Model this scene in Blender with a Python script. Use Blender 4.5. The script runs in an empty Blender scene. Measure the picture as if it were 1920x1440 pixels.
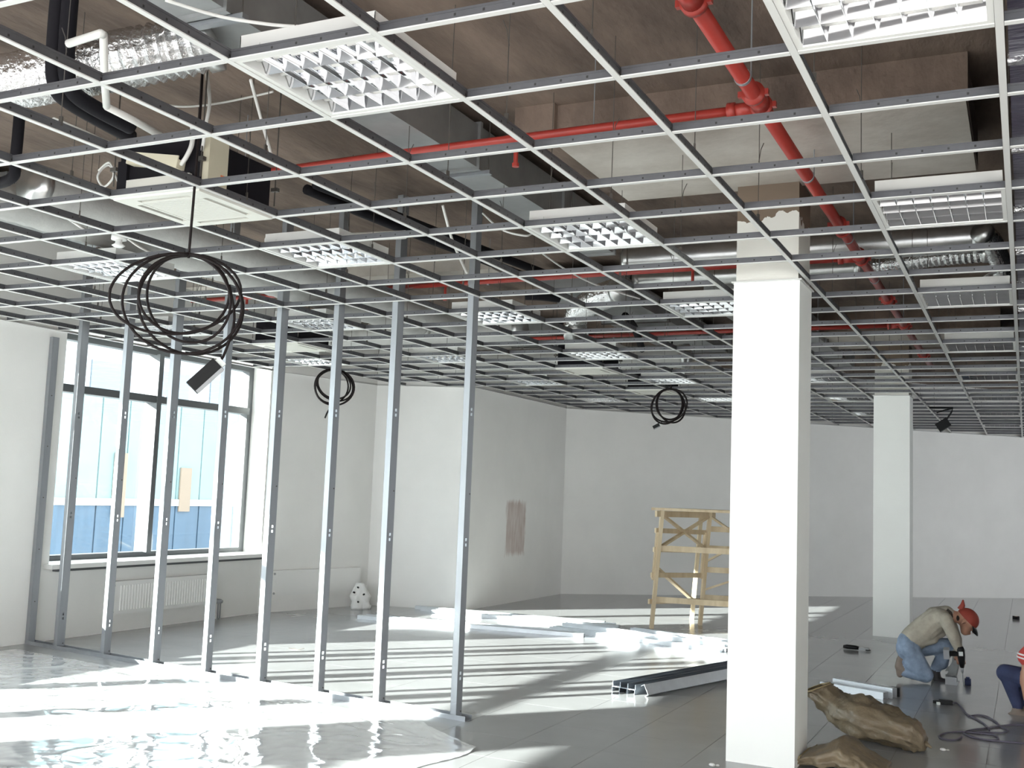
import bpy, math, random
import numpy as np
from mathutils import Vector, Matrix, noise

random.seed(7)
PI = math.pi
scene = bpy.context.scene
col = scene.collection

# ---------------------------------------------------------------- camera
GRID_Z = 3.06
FPX = 2005.9
YAW, PITCH, ROLL = -0.4497, 0.1013, 0.0384
CAM = Vector((0.0587, -2.7551, GRID_Z - 1.437))
fw = Vector((math.sin(YAW) * math.cos(PITCH), math.cos(YAW) * math.cos(PITCH), math.sin(PITCH)))
rt = fw.cross(Vector((0, 0, 1))).normalized()
up = rt.cross(fw)
c_, s_ = math.cos(ROLL), math.sin(ROLL)
rt2 = rt * c_ + up * s_
up2 = up * c_ - rt * s_
cam_data = bpy.data.cameras.new('camera')
cam_data.sensor_width = 36.0
cam_data.lens = 36.0 * FPX / 1920.0
cam_data.clip_end = 300
cam = bpy.data.objects.new('camera', cam_data)
col.objects.link(cam)
mw = Matrix((rt2, up2, -fw)).transposed().to_4x4()
mw.translation = CAM
cam.matrix_world = mw
scene.camera = cam

# ---------------------------------------------------------------- world, sun, exposure
scene.view_settings.view_transform = 'Standard'
scene.view_settings.look = 'None'
scene.view_settings.exposure = 0.15
scene.view_settings.gamma = 1.0
scene.view_settings.use_curve_mapping = False
scene.cycles.sample_clamp_indirect = 0.0
world = bpy.data.worlds.new('sky'); scene.world = world
world.use_nodes = True
bgn = world.node_tree.nodes['Background']
bgn.inputs[0].default_value = (0.92, 0.96, 1.0, 1)
bgn.inputs[1].default_value = 7.5
SUN_AZ, SUN_TAN = math.radians(50.5), 0.305
sd = bpy.data.lights.new('sun', 'SUN')
sd.energy = 38.0
sd.angle = math.radians(0.53)
sd.color = (1.0, 0.97, 0.90)
sun = bpy.data.objects.new('sun', sd); col.objects.link(sun)
sdir = Vector((math.cos(SUN_AZ), math.sin(SUN_AZ), -SUN_TAN))
sun.rotation_euler = sdir.to_track_quat('-Z', 'Y').to_euler()
sun.location = (-20, -20, 12)

# ---------------------------------------------------------------- pixel -> place helpers
def ray(px, py):
    return rt2 * ((px - 960) / FPX) - up2 * ((py - 720) / FPX) + fw
def F(px, py, z=0.0):
    d = ray(px, py); return CAM + d * ((z - CAM.z) / d.z)
def WX(px, py, X):
    d = ray(px, py); return CAM + d * ((X - CAM.x) / d.x)
def WY(px, py, Y):
    d = ray(px, py); return CAM + d * ((Y - CAM.y) / d.y)

# ---------------------------------------------------------------- materials
MATS = {}
def mat(name, color, rough=0.6, metal=0.0, var=0.0, vscale=6.0, bump=0.0, bscale=40.0, spec=0.5,
        color2=None, stretch=(1, 1, 1), alpha=1.0, trans=0.0, detail=4.0):
    m = bpy.data.materials.new(name); m.use_nodes = True
    nt = m.node_tree; b = nt.nodes['Principled BSDF']
    b.inputs['Base Color'].default_value = (*color, 1)
    b.inputs['Roughness'].default_value = rough
    b.inputs['Metallic'].default_value = metal
    b.inputs['Specular IOR Level'].default_value = spec
    b.inputs['Alpha'].default_value = alpha
    b.inputs['Transmission Weight'].default_value = trans
    if var or color2 or bump:
        tc = nt.nodes.new('ShaderNodeTexCoord')
        mp = nt.nodes.new('ShaderNodeMapping'); mp.inputs['Scale'].default_value = stretch
        nt.links.new(tc.outputs['Object'], mp.inputs[0])
    if var or color2:
        n = nt.nodes.new('ShaderNodeTexNoise'); n.inputs['Scale'].default_value = vscale
        n.inputs['Detail'].default_value = detail; n.inputs['Roughness'].default_value = 0.6
        nt.links.new(mp.outputs[0], n.inputs[0])
        r = nt.nodes.new('ShaderNodeValToRGB')
        c2 = color2 or tuple(max(0, c * (1 - var)) for c in color)
        c1 = color if color2 else tuple(min(1, c * (1 + var)) for c in color)
        r.color_ramp.elements[0].position = 0.32; r.color_ramp.elements[1].position = 0.68
        r.color_ramp.elements[0].color = (*c2, 1); r.color_ramp.elements[1].color = (*c1, 1)
        nt.links.new(n.outputs[0], r.inputs[0]); nt.links.new(r.outputs[0], b.inputs['Base Color'])
    if bump:
        n2 = nt.nodes.new('ShaderNodeTexNoise'); n2.inputs['Scale'].default_value = bscale
        n2.inputs['Detail'].default_value = 5
        nt.links.new(mp.outputs[0], n2.inputs[0])
        bp = nt.nodes.new('ShaderNodeBump'); bp.inputs['Strength'].default_value = bump
        bp.inputs['Distance'].default_value = 0.02
        nt.links.new(n2.outputs[0], bp.inputs['Height']); nt.links.new(bp.outputs[0], b.inputs['Normal'])
    MATS[name] = m
    return m

mat('plaster', (0.84, 0.835, 0.81), 0.75, var=0.03, vscale=1.2, bump=0.05, bscale=60)
mat('column_paint', (0.86, 0.87, 0.84), 0.6, var=0.015, vscale=2)
mat('tile', (0.335, 0.338, 0.342), 0.16, color2=(0.315, 0.318, 0.322), vscale=2.6, stretch=(1, 1, 1), spec=0.85, detail=2)
nt_ = MATS['tile'].node_tree
geo_ = nt_.nodes.new('ShaderNodeNewGeometry')
mp_ = [n for n in nt_.nodes if n.type == 'MAPPING'][0]
nt_.links.new(geo_.outputs['Position'], mp_.inputs[0])
mat('grout', (0.14, 0.135, 0.13), 0.8)
mat('concrete', (0.22, 0.16, 0.125), 0.9, color2=(0.075, 0.053, 0.042), vscale=1.3, bump=0.5, bscale=14, stretch=(1.7, 0.6, 1), detail=9)
mat('panel_plaster', (0.60, 0.56, 0.51), 0.9, color2=(0.42, 0.375, 0.33), vscale=2.2, bump=0.3, bscale=10, detail=9)
mat('tee_white', (0.60, 0.60, 0.585), 0.45)
mat('tee_web', (0.13, 0.132, 0.142), 0.45, metal=0.5, var=0.12, vscale=8)
mat('paint_white', (0.66, 0.66, 0.64), 0.45)
mat('cassette_white', (0.60, 0.59, 0.54), 0.5)
mat('slot_dark', (0.03, 0.03, 0.03), 0.7)
mat('mirror_aluminium', (0.84, 0.85, 0.88), 0.06, metal=1.0)
mat('lamp_glass', (0.88, 0.88, 0.86), 0.25)
mat('galvanised', (0.32, 0.335, 0.355), 0.42, metal=0.6, var=0.10, vscale=5, stretch=(1, 1, .15))
mat('galvanised_shaded', (0.34, 0.37, 0.41), 0.3, metal=0.9, var=0.08, vscale=5)  # same steel as galvanised_floor, shade on the near bundle put into the colour
mat('galvanised_floor', (0.66, 0.69, 0.72), 0.38, metal=0.5, var=0.08, vscale=5)
mat('duct_sheet', (0.32, 0.325, 0.325), 0.42, metal=0.6, var=0.15, vscale=3)
mat('spiral_steel', (0.60, 0.60, 0.59), 0.3, metal=0.9, var=0.15, vscale=4)
mat('foil', (0.78, 0.78, 0.78), 0.22, metal=0.95, bump=0.8, bscale=30)
mat('insulation', (0.44, 0.435, 0.42), 0.7, var=0.08, vscale=5, bump=0.4, bscale=16)
mat('red_pipe', (0.36, 0.04, 0.03), 0.35, var=0.1, vscale=5)
mat('black_foam', (0.010, 0.009, 0.012), 0.8, spec=0.2)
mat('black_plastic', (0.010, 0.010, 0.011), 0.5, spec=0.2)
mat('rubber_cable', (0.012, 0.008, 0.008), 0.6, spec=0.2)
mat('white_cable', (0.74, 0.73, 0.70), 0.5)
mat('grey_cable', (0.12, 0.11, 0.15), 0.5)
mat('dark_film', (0.055, 0.048, 0.075), 0.3, bump=0.7, bscale=6, stretch=(1, 4, 1))
mat('wire', (0.12, 0.11, 0.10), 0.5, metal=0.6)
mat('window_metal', (0.085, 0.09, 0.095), 0.5)
mat('sill_white', (0.82, 0.82, 0.80), 0.4)
mat('timber', (0.66, 0.55, 0.38), 0.7, color2=(0.50, 0.39, 0.25), vscale=9, stretch=(1, 1, .2))
mat('sack_weave', (0.235, 0.185, 0.12), 0.42, color2=(0.155, 0.12, 0.078), vscale=5, bump=0.35, bscale=26)
mat('sack_edge', (0.32, 0.25, 0.14), 0.5)
mat('shirt', (0.36, 0.33, 0.27), 0.85, var=0.15, vscale=9, bump=1.0, bscale=8)
mat('jeans', (0.20, 0.26, 0.35), 0.85, var=0.3, vscale=8, bump=0.9, bscale=10)
mat('jeans_dark', (0.03, 0.04, 0.095), 0.85, var=0.2, vscale=7, bump=0.3, bscale=25)
mat('skin', (0.45, 0.24, 0.16), 0.55)
mat('shoe', (0.20, 0.16, 0.13), 0.7)
mat('shoe_dark', (0.03, 0.027, 0.03), 0.6)
mat('cap_red', (0.27, 0.04, 0.025), 0.7)
mat('hair', (0.03, 0.02, 0.015), 0.7)
mat('red_shirt', (0.50, 0.06, 0.05), 0.8, bump=0.3, bscale=20)
mat('white_stripe', (0.75, 0.72, 0.72), 0.8)
mat('glove', (0.24, 0.25, 0.25), 0.8)
mat('tool_grey', (0.32, 0.33, 0.34), 0.5)
mat('label_pale', (0.65, 0.68, 0.66), 0.5)
mat('yellow_plastic', (0.55, 0.50, 0.22), 0.5)
mat('orange_label', (0.75, 0.20, 0.08), 0.5)
mat('cream_metal', (0.66, 0.61, 0.47), 0.5)
mat('bag_white', (0.78, 0.78, 0.76), 0.5, bump=0.5, bscale=12)
mat('facade_cyan', (0.17, 0.25, 0.26), 0.4, var=0.06, vscale=2)
mat('facade_blue', (0.05, 0.09, 0.14), 0.4, var=0.12, vscale=2, stretch=(1, 3, .4))
mat('facade_white', (0.33, 0.35, 0.35), 0.5)
mat('facade_orange', (0.22, 0.17, 0.13), 0.6)
mat('facade_steel', (0.15, 0.18, 0.21), 0.5)
mat('ground', (0.55, 0.54, 0.52), 0.9, var=0.1, vscale=0.5)

def glass_mat():
    m = bpy.data.materials.new('window_glass'); m.use_nodes = True
    nt = m.node_tree; nt.nodes.clear()
    o = nt.nodes.new('ShaderNodeOutputMaterial'); t = nt.nodes.new('ShaderNodeBsdfTransparent')
    g = nt.nodes.new('ShaderNodeBsdfGlossy'); g.inputs['Roughness'].default_value = 0.02
    t.inputs[0].default_value = (0.93, 0.975, 0.98, 1)
    mx = nt.nodes.new('ShaderNodeMixShader'); mx.inputs[0].default_value = 0.06
    nt.links.new(t.outputs[0], mx.inputs[1]); nt.links.new(g.outputs[0], mx.inputs[2])
    nt.links.new(mx.outputs[0], o.inputs[0]); MATS['window_glass'] = m
glass_mat()

def film_mat():
    m = bpy.data.materials.new('clear_film'); m.use_nodes = True
    nt = m.node_tree; b = nt.nodes['Principled BSDF']
    b.inputs['Base Color'].default_value = (0.93, 0.95, 0.96, 1)
    b.inputs['Roughness'].default_value = 0.08
    b.inputs['Specular IOR Level'].default_value = 0.8
    b.inputs['Alpha'].default_value = 0.85
    b.inputs['Coat Weight'].default_value = 1.0; b.inputs['Coat Roughness'].default_value = 0.05; b.inputs['Coat IOR'].default_value = 1.6
    tc = nt.nodes.new('ShaderNodeTexCoord')
    n = nt.nodes.new('ShaderNodeTexNoise'); n.inputs['Scale'].default_value = 5; n.inputs['Detail'].default_value = 6
    n.inputs['Distortion'].default_value = 1.5
    nt.links.new(tc.outputs['Object'], n.inputs[0])
    bp = nt.nodes.new('ShaderNodeBump'); bp.inputs['Strength'].default_value = 0.10; bp.inputs['Distance'].default_value = 0.02
    nt.links.new(n.outputs[0], bp.inputs['Height']); nt.links.new(bp.outputs[0], b.inputs['Normal'])
    MATS['clear_film'] = m
film_mat()

def patch_mat():
    # alcove side wall: plaster with one pinkish primed rectangle brushed on it
    m = MATS['plaster'].copy(); m.name = 'plaster_patched'
    nt = m.node_tree; b = nt.nodes['Principled BSDF']
    tc = nt.nodes.new('ShaderNodeTexCoord'); sx = nt.nodes.new('ShaderNodeSeparateXYZ')
    nz = nt.nodes.new('ShaderNodeTexNoise'); nz.inputs['Scale'].default_value = 9; nz.inputs['Detail'].default_value = 5
    mp = nt.nodes.new('ShaderNodeMapping'); mp.inputs['Scale'].default_value = (1, 2.2, 0.5)
    nt.links.new(tc.outputs['Object'], mp.inputs[0]); nt.links.new(mp.outputs[0], nz.inputs[0])
    nt.links.new(tc.outputs['Object'], sx.inputs[0])
    def node(op, a, bb, clamp=False):
        k = nt.nodes.new('ShaderNodeMath'); k.operation = op; k.use_clamp = clamp
        for i, v in enumerate((a, bb)):
            if v is None: continue
            if isinstance(v, (int, float)): k.inputs[i].default_value = v
            else: nt.links.new(v, k.inputs[i])
        return k.outputs[0]
    wob = node('MULTIPLY', node('SUBTRACT', nz.outputs[0], 0.5), 0.16)
    dy = node('SUBTRACT', 0.36, node('ABSOLUTE', node('SUBTRACT', sx.outputs['Y'], 11.90), None))
    dz = node('SUBTRACT', 0.42, node('ABSOLUTE', node('SUBTRACT', sx.outputs['Z'], 1.10), None))
    d = node('ADD', node('MINIMUM', dy, dz), wob)
    f = node('MULTIPLY', d, 14.0, True)
    f = node('MULTIPLY', f, node('ADD', node('MULTIPLY', nz.outputs[0], 0.9), 0.25, True))
    mixn = nt.nodes.new('ShaderNodeMix'); mixn.data_type = 'RGBA'
    src = b.inputs['Base Color'].links[0].from_socket
    nt.links.new(f, mixn.inputs['Factor']); nt.links.new(src, mixn.inputs['A'])
    mixn.inputs['B'].default_value = (0.50, 0.40, 0.36, 1)
    nt.links.new(mixn.outputs['Result'], b.inputs['Base Color'])
    MATS['plaster_patched'] = m
patch_mat()

def shaft_mat():
    # column head: ragged edge where the plaster stops and bare concrete begins
    m = bpy.data.materials.new('ragged_plaster'); m.use_nodes = True
    nt = m.node_tree; b = nt.nodes['Principled BSDF']; b.inputs['Roughness'].default_value = 0.85
    tc = nt.nodes.new('ShaderNodeTexCoord'); sx = nt.nodes.new('ShaderNodeSeparateXYZ')
    nz = nt.nodes.new('ShaderNodeTexNoise'); nz.inputs['Scale'].default_value = 7; nz.inputs['Detail'].default_value = 8
    nt.links.new(tc.outputs['Object'], nz.inputs[0]); nt.links.new(tc.outputs['Object'], sx.inputs[0])
    a = nt.nodes.new('ShaderNodeMath'); a.operation = 'MULTIPLY_ADD'
    nt.links.new(nz.outputs[0], a.inputs[0]); a.inputs[1].default_value = 0.32; nt.links.new(sx.outputs['Z'], a.inputs[2])
    g = nt.nodes.new('ShaderNodeMath'); g.operation = 'GREATER_THAN'; g.inputs[1].default_value = 3.615
    nt.links.new(a.outputs[0], g.inputs[0])
    mx = nt.nodes.new('ShaderNodeMix'); mx.data_type = 'RGBA'
    nt.links.new(g.outputs[0], mx.inputs['Factor'])
    mx.inputs['A'].default_value = (0.78, 0.77, 0.72, 1); mx.inputs['B'].default_value = (0.20, 0.15, 0.11, 1)
    nt.links.new(mx.outputs['Result'], b.inputs['Base Color'])
    MATS['ragged_plaster'] = m
shaft_mat()

# ---------------------------------------------------------------- mesh helpers
class MB:
    def __init__(s): s.v = []; s.f = []; s.m = []
    def add(s, vs, fs, mi=0):
        o = len(s.v); s.v += [tuple(v) for v in vs]
        for f in fs: s.f.append(tuple(i + o for i in f)); s.m.append(mi)
        return s
    def box(s, x0, x1, y0, y1, z0, z1, mi=0):
        vs = [(x, y, z) for x in (x0, x1) for y in (y0, y1) for z in (z0, z1)]
        fs = [(0, 1, 3, 2), (4, 6, 7, 5), (0, 4, 5, 1), (2, 3, 7, 6), (0, 2, 6, 4), (1, 5, 7, 3)]
        return s.add(vs, fs, mi)
    def obox(s, c, ax, ay, az, mi=0):
        # oriented box: centre and three half-axis vectors
        c, ax, ay, az = map(Vector, (c, ax, ay, az))
        vs = [c + ax * i + ay * j + az * k for i in (-1, 1) for j in (-1, 1) for k in (-1, 1)]
        return s.add(vs, [(0, 1, 3, 2), (4, 6, 7, 5), (0, 4, 5, 1), (2, 3, 7, 6), (0, 2, 6, 4), (1, 5, 7, 3)], mi)
    def beam(s, a, b, w, h, upv=(0, 0, 1), mi=0):
        a, b = Vector(a), Vector(b); d = b - a; u = d.normalized()
        side = u.cross(Vector(upv))
        if side.length < 1e-4: side = u.cross(Vector((1, 0, 0)))
        side.normalize(); t = side.cross(u)
        return s.obox((a + b) / 2, d / 2, side * (w / 2), t * (h / 2), mi)
    def tube(s, pts, r, n=8, mi=0, caps=True, rfun=None):
        pts = [Vector(p) for p in pts]; rings = []; k = len(pts)
        t0 = (pts[1] - pts[0]).normalized()
        ref = Vector((0, 0, 1)) if abs(t0.z) < 0.9 else Vector((1, 0, 0))
        nv = (ref - t0 * ref.dot(t0)).normalized()
        base = len(s.v)
        for i, p in enumerate(pts):
            t = (pts[min(i + 1, k - 1)] - pts[max(i - 1, 0)]).normalized()
            nv = (nv - t * nv.dot(t)).normalized(); bv = t.cross(nv)
            rr = rfun(i) if rfun else (r[i] if isinstance(r, (list, tuple)) else r)
            for j in range(n):
                a = 2 * PI * j / n
                s.v.append(tuple(p + (nv * math.cos(a) + bv * math.sin(a)) * rr))
        for i in range(k - 1):
            for j in range(n):
                a = base + i * n + j; b = base + i * n + (j + 1) % n
                s.f.append((a, b, b + n, a + n)); s.m.append(mi)
        if caps:
            s.f.append(tuple(base + j for j in reversed(range(n)))); s.m.append(mi)
            s.f.append(tuple(base + (k - 1) * n + j for j in range(n))); s.m.append(mi)
        return s
    def prism(s, poly, z0, z1, mi=0):
        n = len(poly)
        vs = [(x, y, z0) for x, y in poly] + [(x, y, z1) for x, y in poly]
        fs = [tuple(reversed(range(n))), tuple(range(n, 2 * n))] + [(i, (i + 1) % n, n + (i + 1) % n, n + i) for i in range(n)]
        return s.add(vs, fs, mi)
    def extr(s, prof, a, b, mi=0, closed=True, upv=(0, 0, 1)):
        # extrude a 2d profile (side, up) from a to b
        a, b = Vector(a), Vector(b); u = (b - a).normalized(); side = u.cross(Vector(upv)).normalized(); t = side.cross(u)
        n = len(prof)
        vs = [a + side * x + t * y for x, y in prof] + [b + side * x + t * y for x, y in prof]
        fs = [(i, (i + 1) % n, n + (i + 1) % n, n + i) for i in range(n if closed else n - 1)]
        if closed: fs += [tuple(reversed(range(n))), tuple(range(n, 2 * n))]
        return s.add(vs, fs, mi)
    def disc(s, c, axis, r, h, n=16, mi=0):
        c = Vector(c); a = Vector(axis).normalized()
        return s.tube([c - a * h / 2, c + a * h / 2], r, n, mi)
    def ell(s, c, ra, ax=None, nu=14, nv=9, mi=0):
        c = Vector(c)
        M = ax or Matrix.Identity(3)
        vs = []
        for i in range(nv + 1):
            th = PI * i / nv
            for j in range(nu):
                ph = 2 * PI * j / nu
                vs.append(c + M @ Vector((ra[0] * math.sin(th) * math.cos(ph), ra[1] * math.sin(th) * math.sin(ph), ra[2] * math.cos(th))))
        fs = [(i * nu + j, (i + 1) * nu + j, (i + 1) * nu + (j + 1) % nu, i * nu + (j + 1) % nu) for i in range(nv) for j in range(nu)]
        return s.add(vs, fs, mi)
    def mesh(s, name, mats, smooth=False):
        me = bpy.data.meshes.new(name); me.from_pydata(s.v, [], s.f); me.validate(clean_customdata=False)
        for m in ([mats] if isinstance(mats, str) else mats): me.materials.append(MATS[m])
        if len(me.polygons) == len(s.m): me.polygons.foreach_set('material_index', s.m)
        if smooth: me.polygons.foreach_set('use_smooth', [True] * len(me.polygons))
        me.update(); return me
    def build(s, name, mats, parent=None, smooth=False):
        return link(name, s.mesh(name, mats, smooth), parent)

def link(name, me, parent=None, loc=None, rz=0.0):
    o = bpy.data.objects.new(name, me); col.objects.link(o)
    if parent is not None: o.parent = parent
    if loc is not None: o.location = loc
    if rz: o.rotation_euler = (0, 0, rz)
    return o
def tag(o, label=None, cat=None, group=None, kind=None):
    if label: o['label'] = label
    if cat: o['category'] = cat
    if group: o['group'] = group
    if kind: o['kind'] = kind
    return o
def thing(name, label, cat, loc=(0, 0, 0), rz=0.0, group=None):
    o = bpy.data.objects.new(name, None); col.objects.link(o)
    o.location = loc; o.rotation_euler = (0, 0, rz); o.empty_display_size = 0.1
    return tag(o, label, cat, group)
def bez(pts, n=8):
    # Catmull-Rom through points
    P = [Vector(p) for p in pts]; out = []
    for i in range(len(P) - 1):
        p0 = P[max(i - 1, 0)]; p1 = P[i]; p2 = P[i + 1]; p3 = P[min(i + 2, len(P) - 1)]
        for k in range(n):
            t = k / n
            out.append(0.5 * ((2 * p1) + (p2 - p0) * t + (2 * p0 - 5 * p1 + 4 * p2 - p3) * t * t + (3 * p1 - p0 - 3 * p2 + p3) * t ** 3))
    out.append(P[-1]); return out
ORD = ['first', 'second', 'third', 'fourth', 'fifth', 'sixth', 'seventh', 'eighth', 'ninth', 'tenth']

# ================================================================ THE SETTING
SLAB_Z = 3.95
WL = -8.65                                 # inner face of window wall
# corner points of the room (inner faces)
CORN = [(-8.65, -7.0), (-8.65, 8.22), (-8.2, 9.98), (-6.86, 10.38), (-6.86, 13.72), (5.0, 24.75), (5.0, -7.0)]
def inside(x, y):
    r = False; n = len(CORN)
    for i in range(n):
        x1, y1 = CORN[i]; x2, y2 = CORN[(i + 1) % n]
        if (y1 > y) != (y2 > y) and x < (x2 - x1) * (y - y1) / (y2 - y1) + x1: r = not r
    return r

# ---- floor with tiles
floor = tag(MB().box(-8.95, 5.3, -7.4, 25.2, -0.30, -0.004).build('floor', 'grout'), kind='structure')
T = 0.556; TX0 = -0.19; TY0 = 0.0
tile_me = MB().box(-T / 2 + .0015, T / 2 - .0015, -T / 2 + .0015, T / 2 - .0015, -0.004, 0.0).mesh('tile', 'tile')
tiles = []
for i in range(-16, 11):
    for j in range(-14, 46):
        x = TX0 + (i + .5) * T; y = TY0 + (j + .5) * T
        if not any(inside(x + a * .25, y + b * .25) for a in (-1, 1) for b in (-1, 1)): continue
        d = Vector((x, y, 0)) - CAM
        zc = d.dot(fw); vis = False
        if zc > 0.5:
            u = d.dot(rt2) / zc * FPX; v = -d.dot(up2) / zc * FPX
            vis = abs(u) < 1010 and v < 790
        tiles.append(((0 if vis else 1, d.length), x, y))
tiles.sort()
rest = MB()
for k, (_, x, y) in enumerate(tiles):
    if k < 300: link('tile', tile_me, floor, (x, y, 0))
    else: rest.box(x - T / 2 + .0015, x + T / 2 - .0015, y - T / 2 + .0015, y + T / 2 - .0015, -0.004, 0.0)
tag(rest.build('tile_field', 'tile', floor), kind='stuff')

# ---- structural slab overhead, with drop panels at the columns
ceil = tag(MB().box(-8.95, 5.3, -7.4, 25.2, SLAB_Z, SLAB_Z + .25).build('ceiling', 'concrete'), kind='structure')
for (y0, y1) in ((2.95, 4.22), (10.55, 11.90)):
    dp = MB().box(-2.46, -0.19, y0, y1, 3.706, SLAB_Z + .02).build('drop_panel', 'concrete', ceil)
    MB().box(-2.45, -0.20, y0 + .01, y1 - .01, 3.698, 3.708).build('skim_coat', 'panel_plaster', dp)
    MB().box(-2.72, -2.46, y0 - .05, y1 + .02, 3.78, SLAB_Z + .02).build('panel_side', 'concrete', ceil)
for y in (6.35, 14.6):
    MB().box(-8.5, -4.6, y, y + .45, 3.78, SLAB_Z + .02).build('beam', 'panel_plaster', ceil)

# ---- walls
ZT = 3.99
W_BOT, W_TOP = 0.75, 3.10
OPEN = [(4.93, 8.19), (-2.35, 4.05), (-6.6, -3.1)]
w = MB()
ys = [-7.4]
for a, b in sorted(OPEN):
    w.box(WL - .42, WL, ys[-1], a, -.02, ZT)
    w.box(WL - .42, WL, a, b, -.02, W_BOT - .04); w.box(WL - .42, WL, a, b, W_TOP, ZT)
    ys.append(b)
w.prism([(WL - .42, 8.19), (WL, 8.19), (-8.2, 9.98), (-8.2, 10.4), (WL - .42, 10.4)], -.02, ZT)
tag(w.build('wall_left', 'plaster'), kind='structure')
tag(MB().prism([(-8.2, 9.98), (-6.86, 10.38), (-7.1, 10.7), (-8.6, 10.4)], -.02, ZT).build('wall_alcove', 'plaster'), kind='structure')
tag(MB().prism([(-6.86, 10.38), (-6.86, 13.72), (-7.2, 13.9), (-7.2, 10.5)], -.02, ZT).build('wall_side', 'plaster_patched'), kind='structure')
tag(MB().prism([(-6.86, 13.72), (5.0, 24.75), (4.9, 25.1), (-7.2, 13.9)], -.02, ZT).build('wall_far', 'plaster'), kind='structure')
w = MB(); yy = -7.4
for a in (15.2,):  # unseen opening, added and placed to brighten the far wall
    w.box(5.0, 5.3, yy, a, -.02, ZT); w.box(5.0, 5.3, a, a + 2.7, -.02, .75); w.box(5.0, 5.3, a, a + 2.7, W_TOP, ZT); yy = a + 2.7
w.box(5.0, 5.3, yy, 25.2, -.02, ZT)
tag(w.build('wall_right', 'plaster'), kind='structure')
w = MB()                                     # unseen wall behind the photographer, open bays enlarged to light column fronts
RW = [(-8.3, -5.2), (-5.0, -1.9), (-1.7, 1.4), (1.6, 4.7)]
xs = -8.92
for a, b in RW:
    w.box(xs, a, -7.4, -7.0, -.02, ZT); w.box(a, b, -7.4, -7.0, -.02, 0.5); w.box(a, b, -7.4, -7.0, W_TOP, ZT); xs = b
w.box(xs, 5.3, -7.4, -7.0, -.02, ZT)
tag(w.build('wall_rear', 'plaster'), kind='structure')

# ---- windows in the left wall
def window(n, y0, y1, mulls):
    win = bpy.data.objects.new('window_%d' % n, None); col.objects.link(win); win.location = (WL - .34, (y0 + y1) / 2, W_BOT)
    tag(win, kind='structure'); inv = Matrix.Translation(-win.location)
    def part(mb, name, m):
        o = mb.build(name, m, win); o.data.transform(inv); return o
    xo, xi = WL - .40, WL - .28
    part(MB().box(xo, xi, y0, y0 + .07, W_BOT, W_TOP).box(xo, xi, y1 - .09, y1, W_BOT, W_TOP)
         .box(xo, xi, y0 + .07, y1 - .09, W_BOT, W_BOT + .055).box(xo, xi, y0 + .07, y1 - .09, W_TOP - .06, W_TOP), 'window_frame', 'window_metal')
    edges = [y0 + .07] + list(mulls) + [y1 - .09]
    for m in mulls:
        part(MB().box(xo - .02, xi + .05, m - .035, m + .035, W_BOT + .05, W_TOP - .05), 'mullion', 'window_metal')
    for a, b in zip(edges[:-1], edges[1:]):
        a2 = a + (.035 if a in mulls else 0); b2 = b - (.035 if b in mulls else 0)
        part(MB().box(xo, xi + .04, a2, b2, 2.49, 2.57), 'transom', 'window_metal')
        for z0, z1 in ((W_BOT + .055, 2.49), (2.57, W_TOP - .06)):
            part(MB().box(WL - .352, WL - .342, a2, b2, z0, z1), 'pane', 'window_glass')
    s = part(MB().box(WL - .30, WL + .12, y0 - .06, y1 + .07, W_BOT - .045, W_BOT), 'window_sill', 'sill_white')
    part(MB().box(WL - .30, WL + .06, y0 + .05, y1 - .02, W_BOT - .075, W_BOT - .045), 'sill_lip', 'window_metal')
    return win
window(1, 4.93, 8.19, [6.50])
window(2, -2.35, 4.05, [-.95, .66, 2.38])
window(3, -6.6, -3.1, [-5.1, -3.62])

# ---- wall angle round the room at grid level
k = 0
for a, b in zip(CORN[:-2], CORN[1:-1]):
    a, b = Vector((*a, 0)), Vector((*b, 0)); d = (b - a).normalized(); nrm = Vector((d.y, -d.x, 0))
    k += 1
    z = Vector((0, 0, GRID_Z))
    o = MB().beam(a + nrm * .013 + z, b + nrm * .013 + z, .024, .003).beam(a + nrm * .002 + z + Vector((0, 0, .012)), b + nrm * .002 + z + Vector((0, 0, .012)), .003, .024).build('trim_%d' % k, 'tee_white')
    tag(o, kind='structure')

# ---- columns
def column(label, x0, x1, y0, y1):
    t = thing('column', label, 'column', ((x0 + x1) / 2, (y0 + y1) / 2, 0))
    inv = Matrix.Translation(-t.location)
    e = .012
    def part(mb, n, m):
        o = mb.build(n, m, t); o.data.transform(inv); return o
    part(MB().box(x0, x1, y0, y1, 0, GRID_Z - .012), 'cladding', 'column_paint')
    o = MB().box(x0 + e, x1 - e, y0 + e, y1 - e, GRID_Z - .012, 3.72).build('shaft', 'ragged_plaster', t)
    o.location = -t.location
    part(MB().box(x0 - .014, x1 + .014, y0 - .014, y0 + .004, GRID_Z - .012, GRID_Z - .004).box(x0 - .014, x1 + .014, y1 - .004, y1 + .014, GRID_Z - .012, GRID_Z - .004)
         .box(x0 - .014, x0 + .004, y0, y1, GRID_Z - .012, GRID_Z - .004).box(x1 - .004, x1 + .014, y0, y1, GRID_Z - .012, GRID_Z - .004), 'edge_trim', 'tee_white')
    return t
column('large white square column in the foreground beside the brown sacks', -1.66, -1.235, 4.10, 4.52)
column('white square column further back behind the kneeling worker', -1.71, -1.27, 11.68, 12.10)

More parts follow.
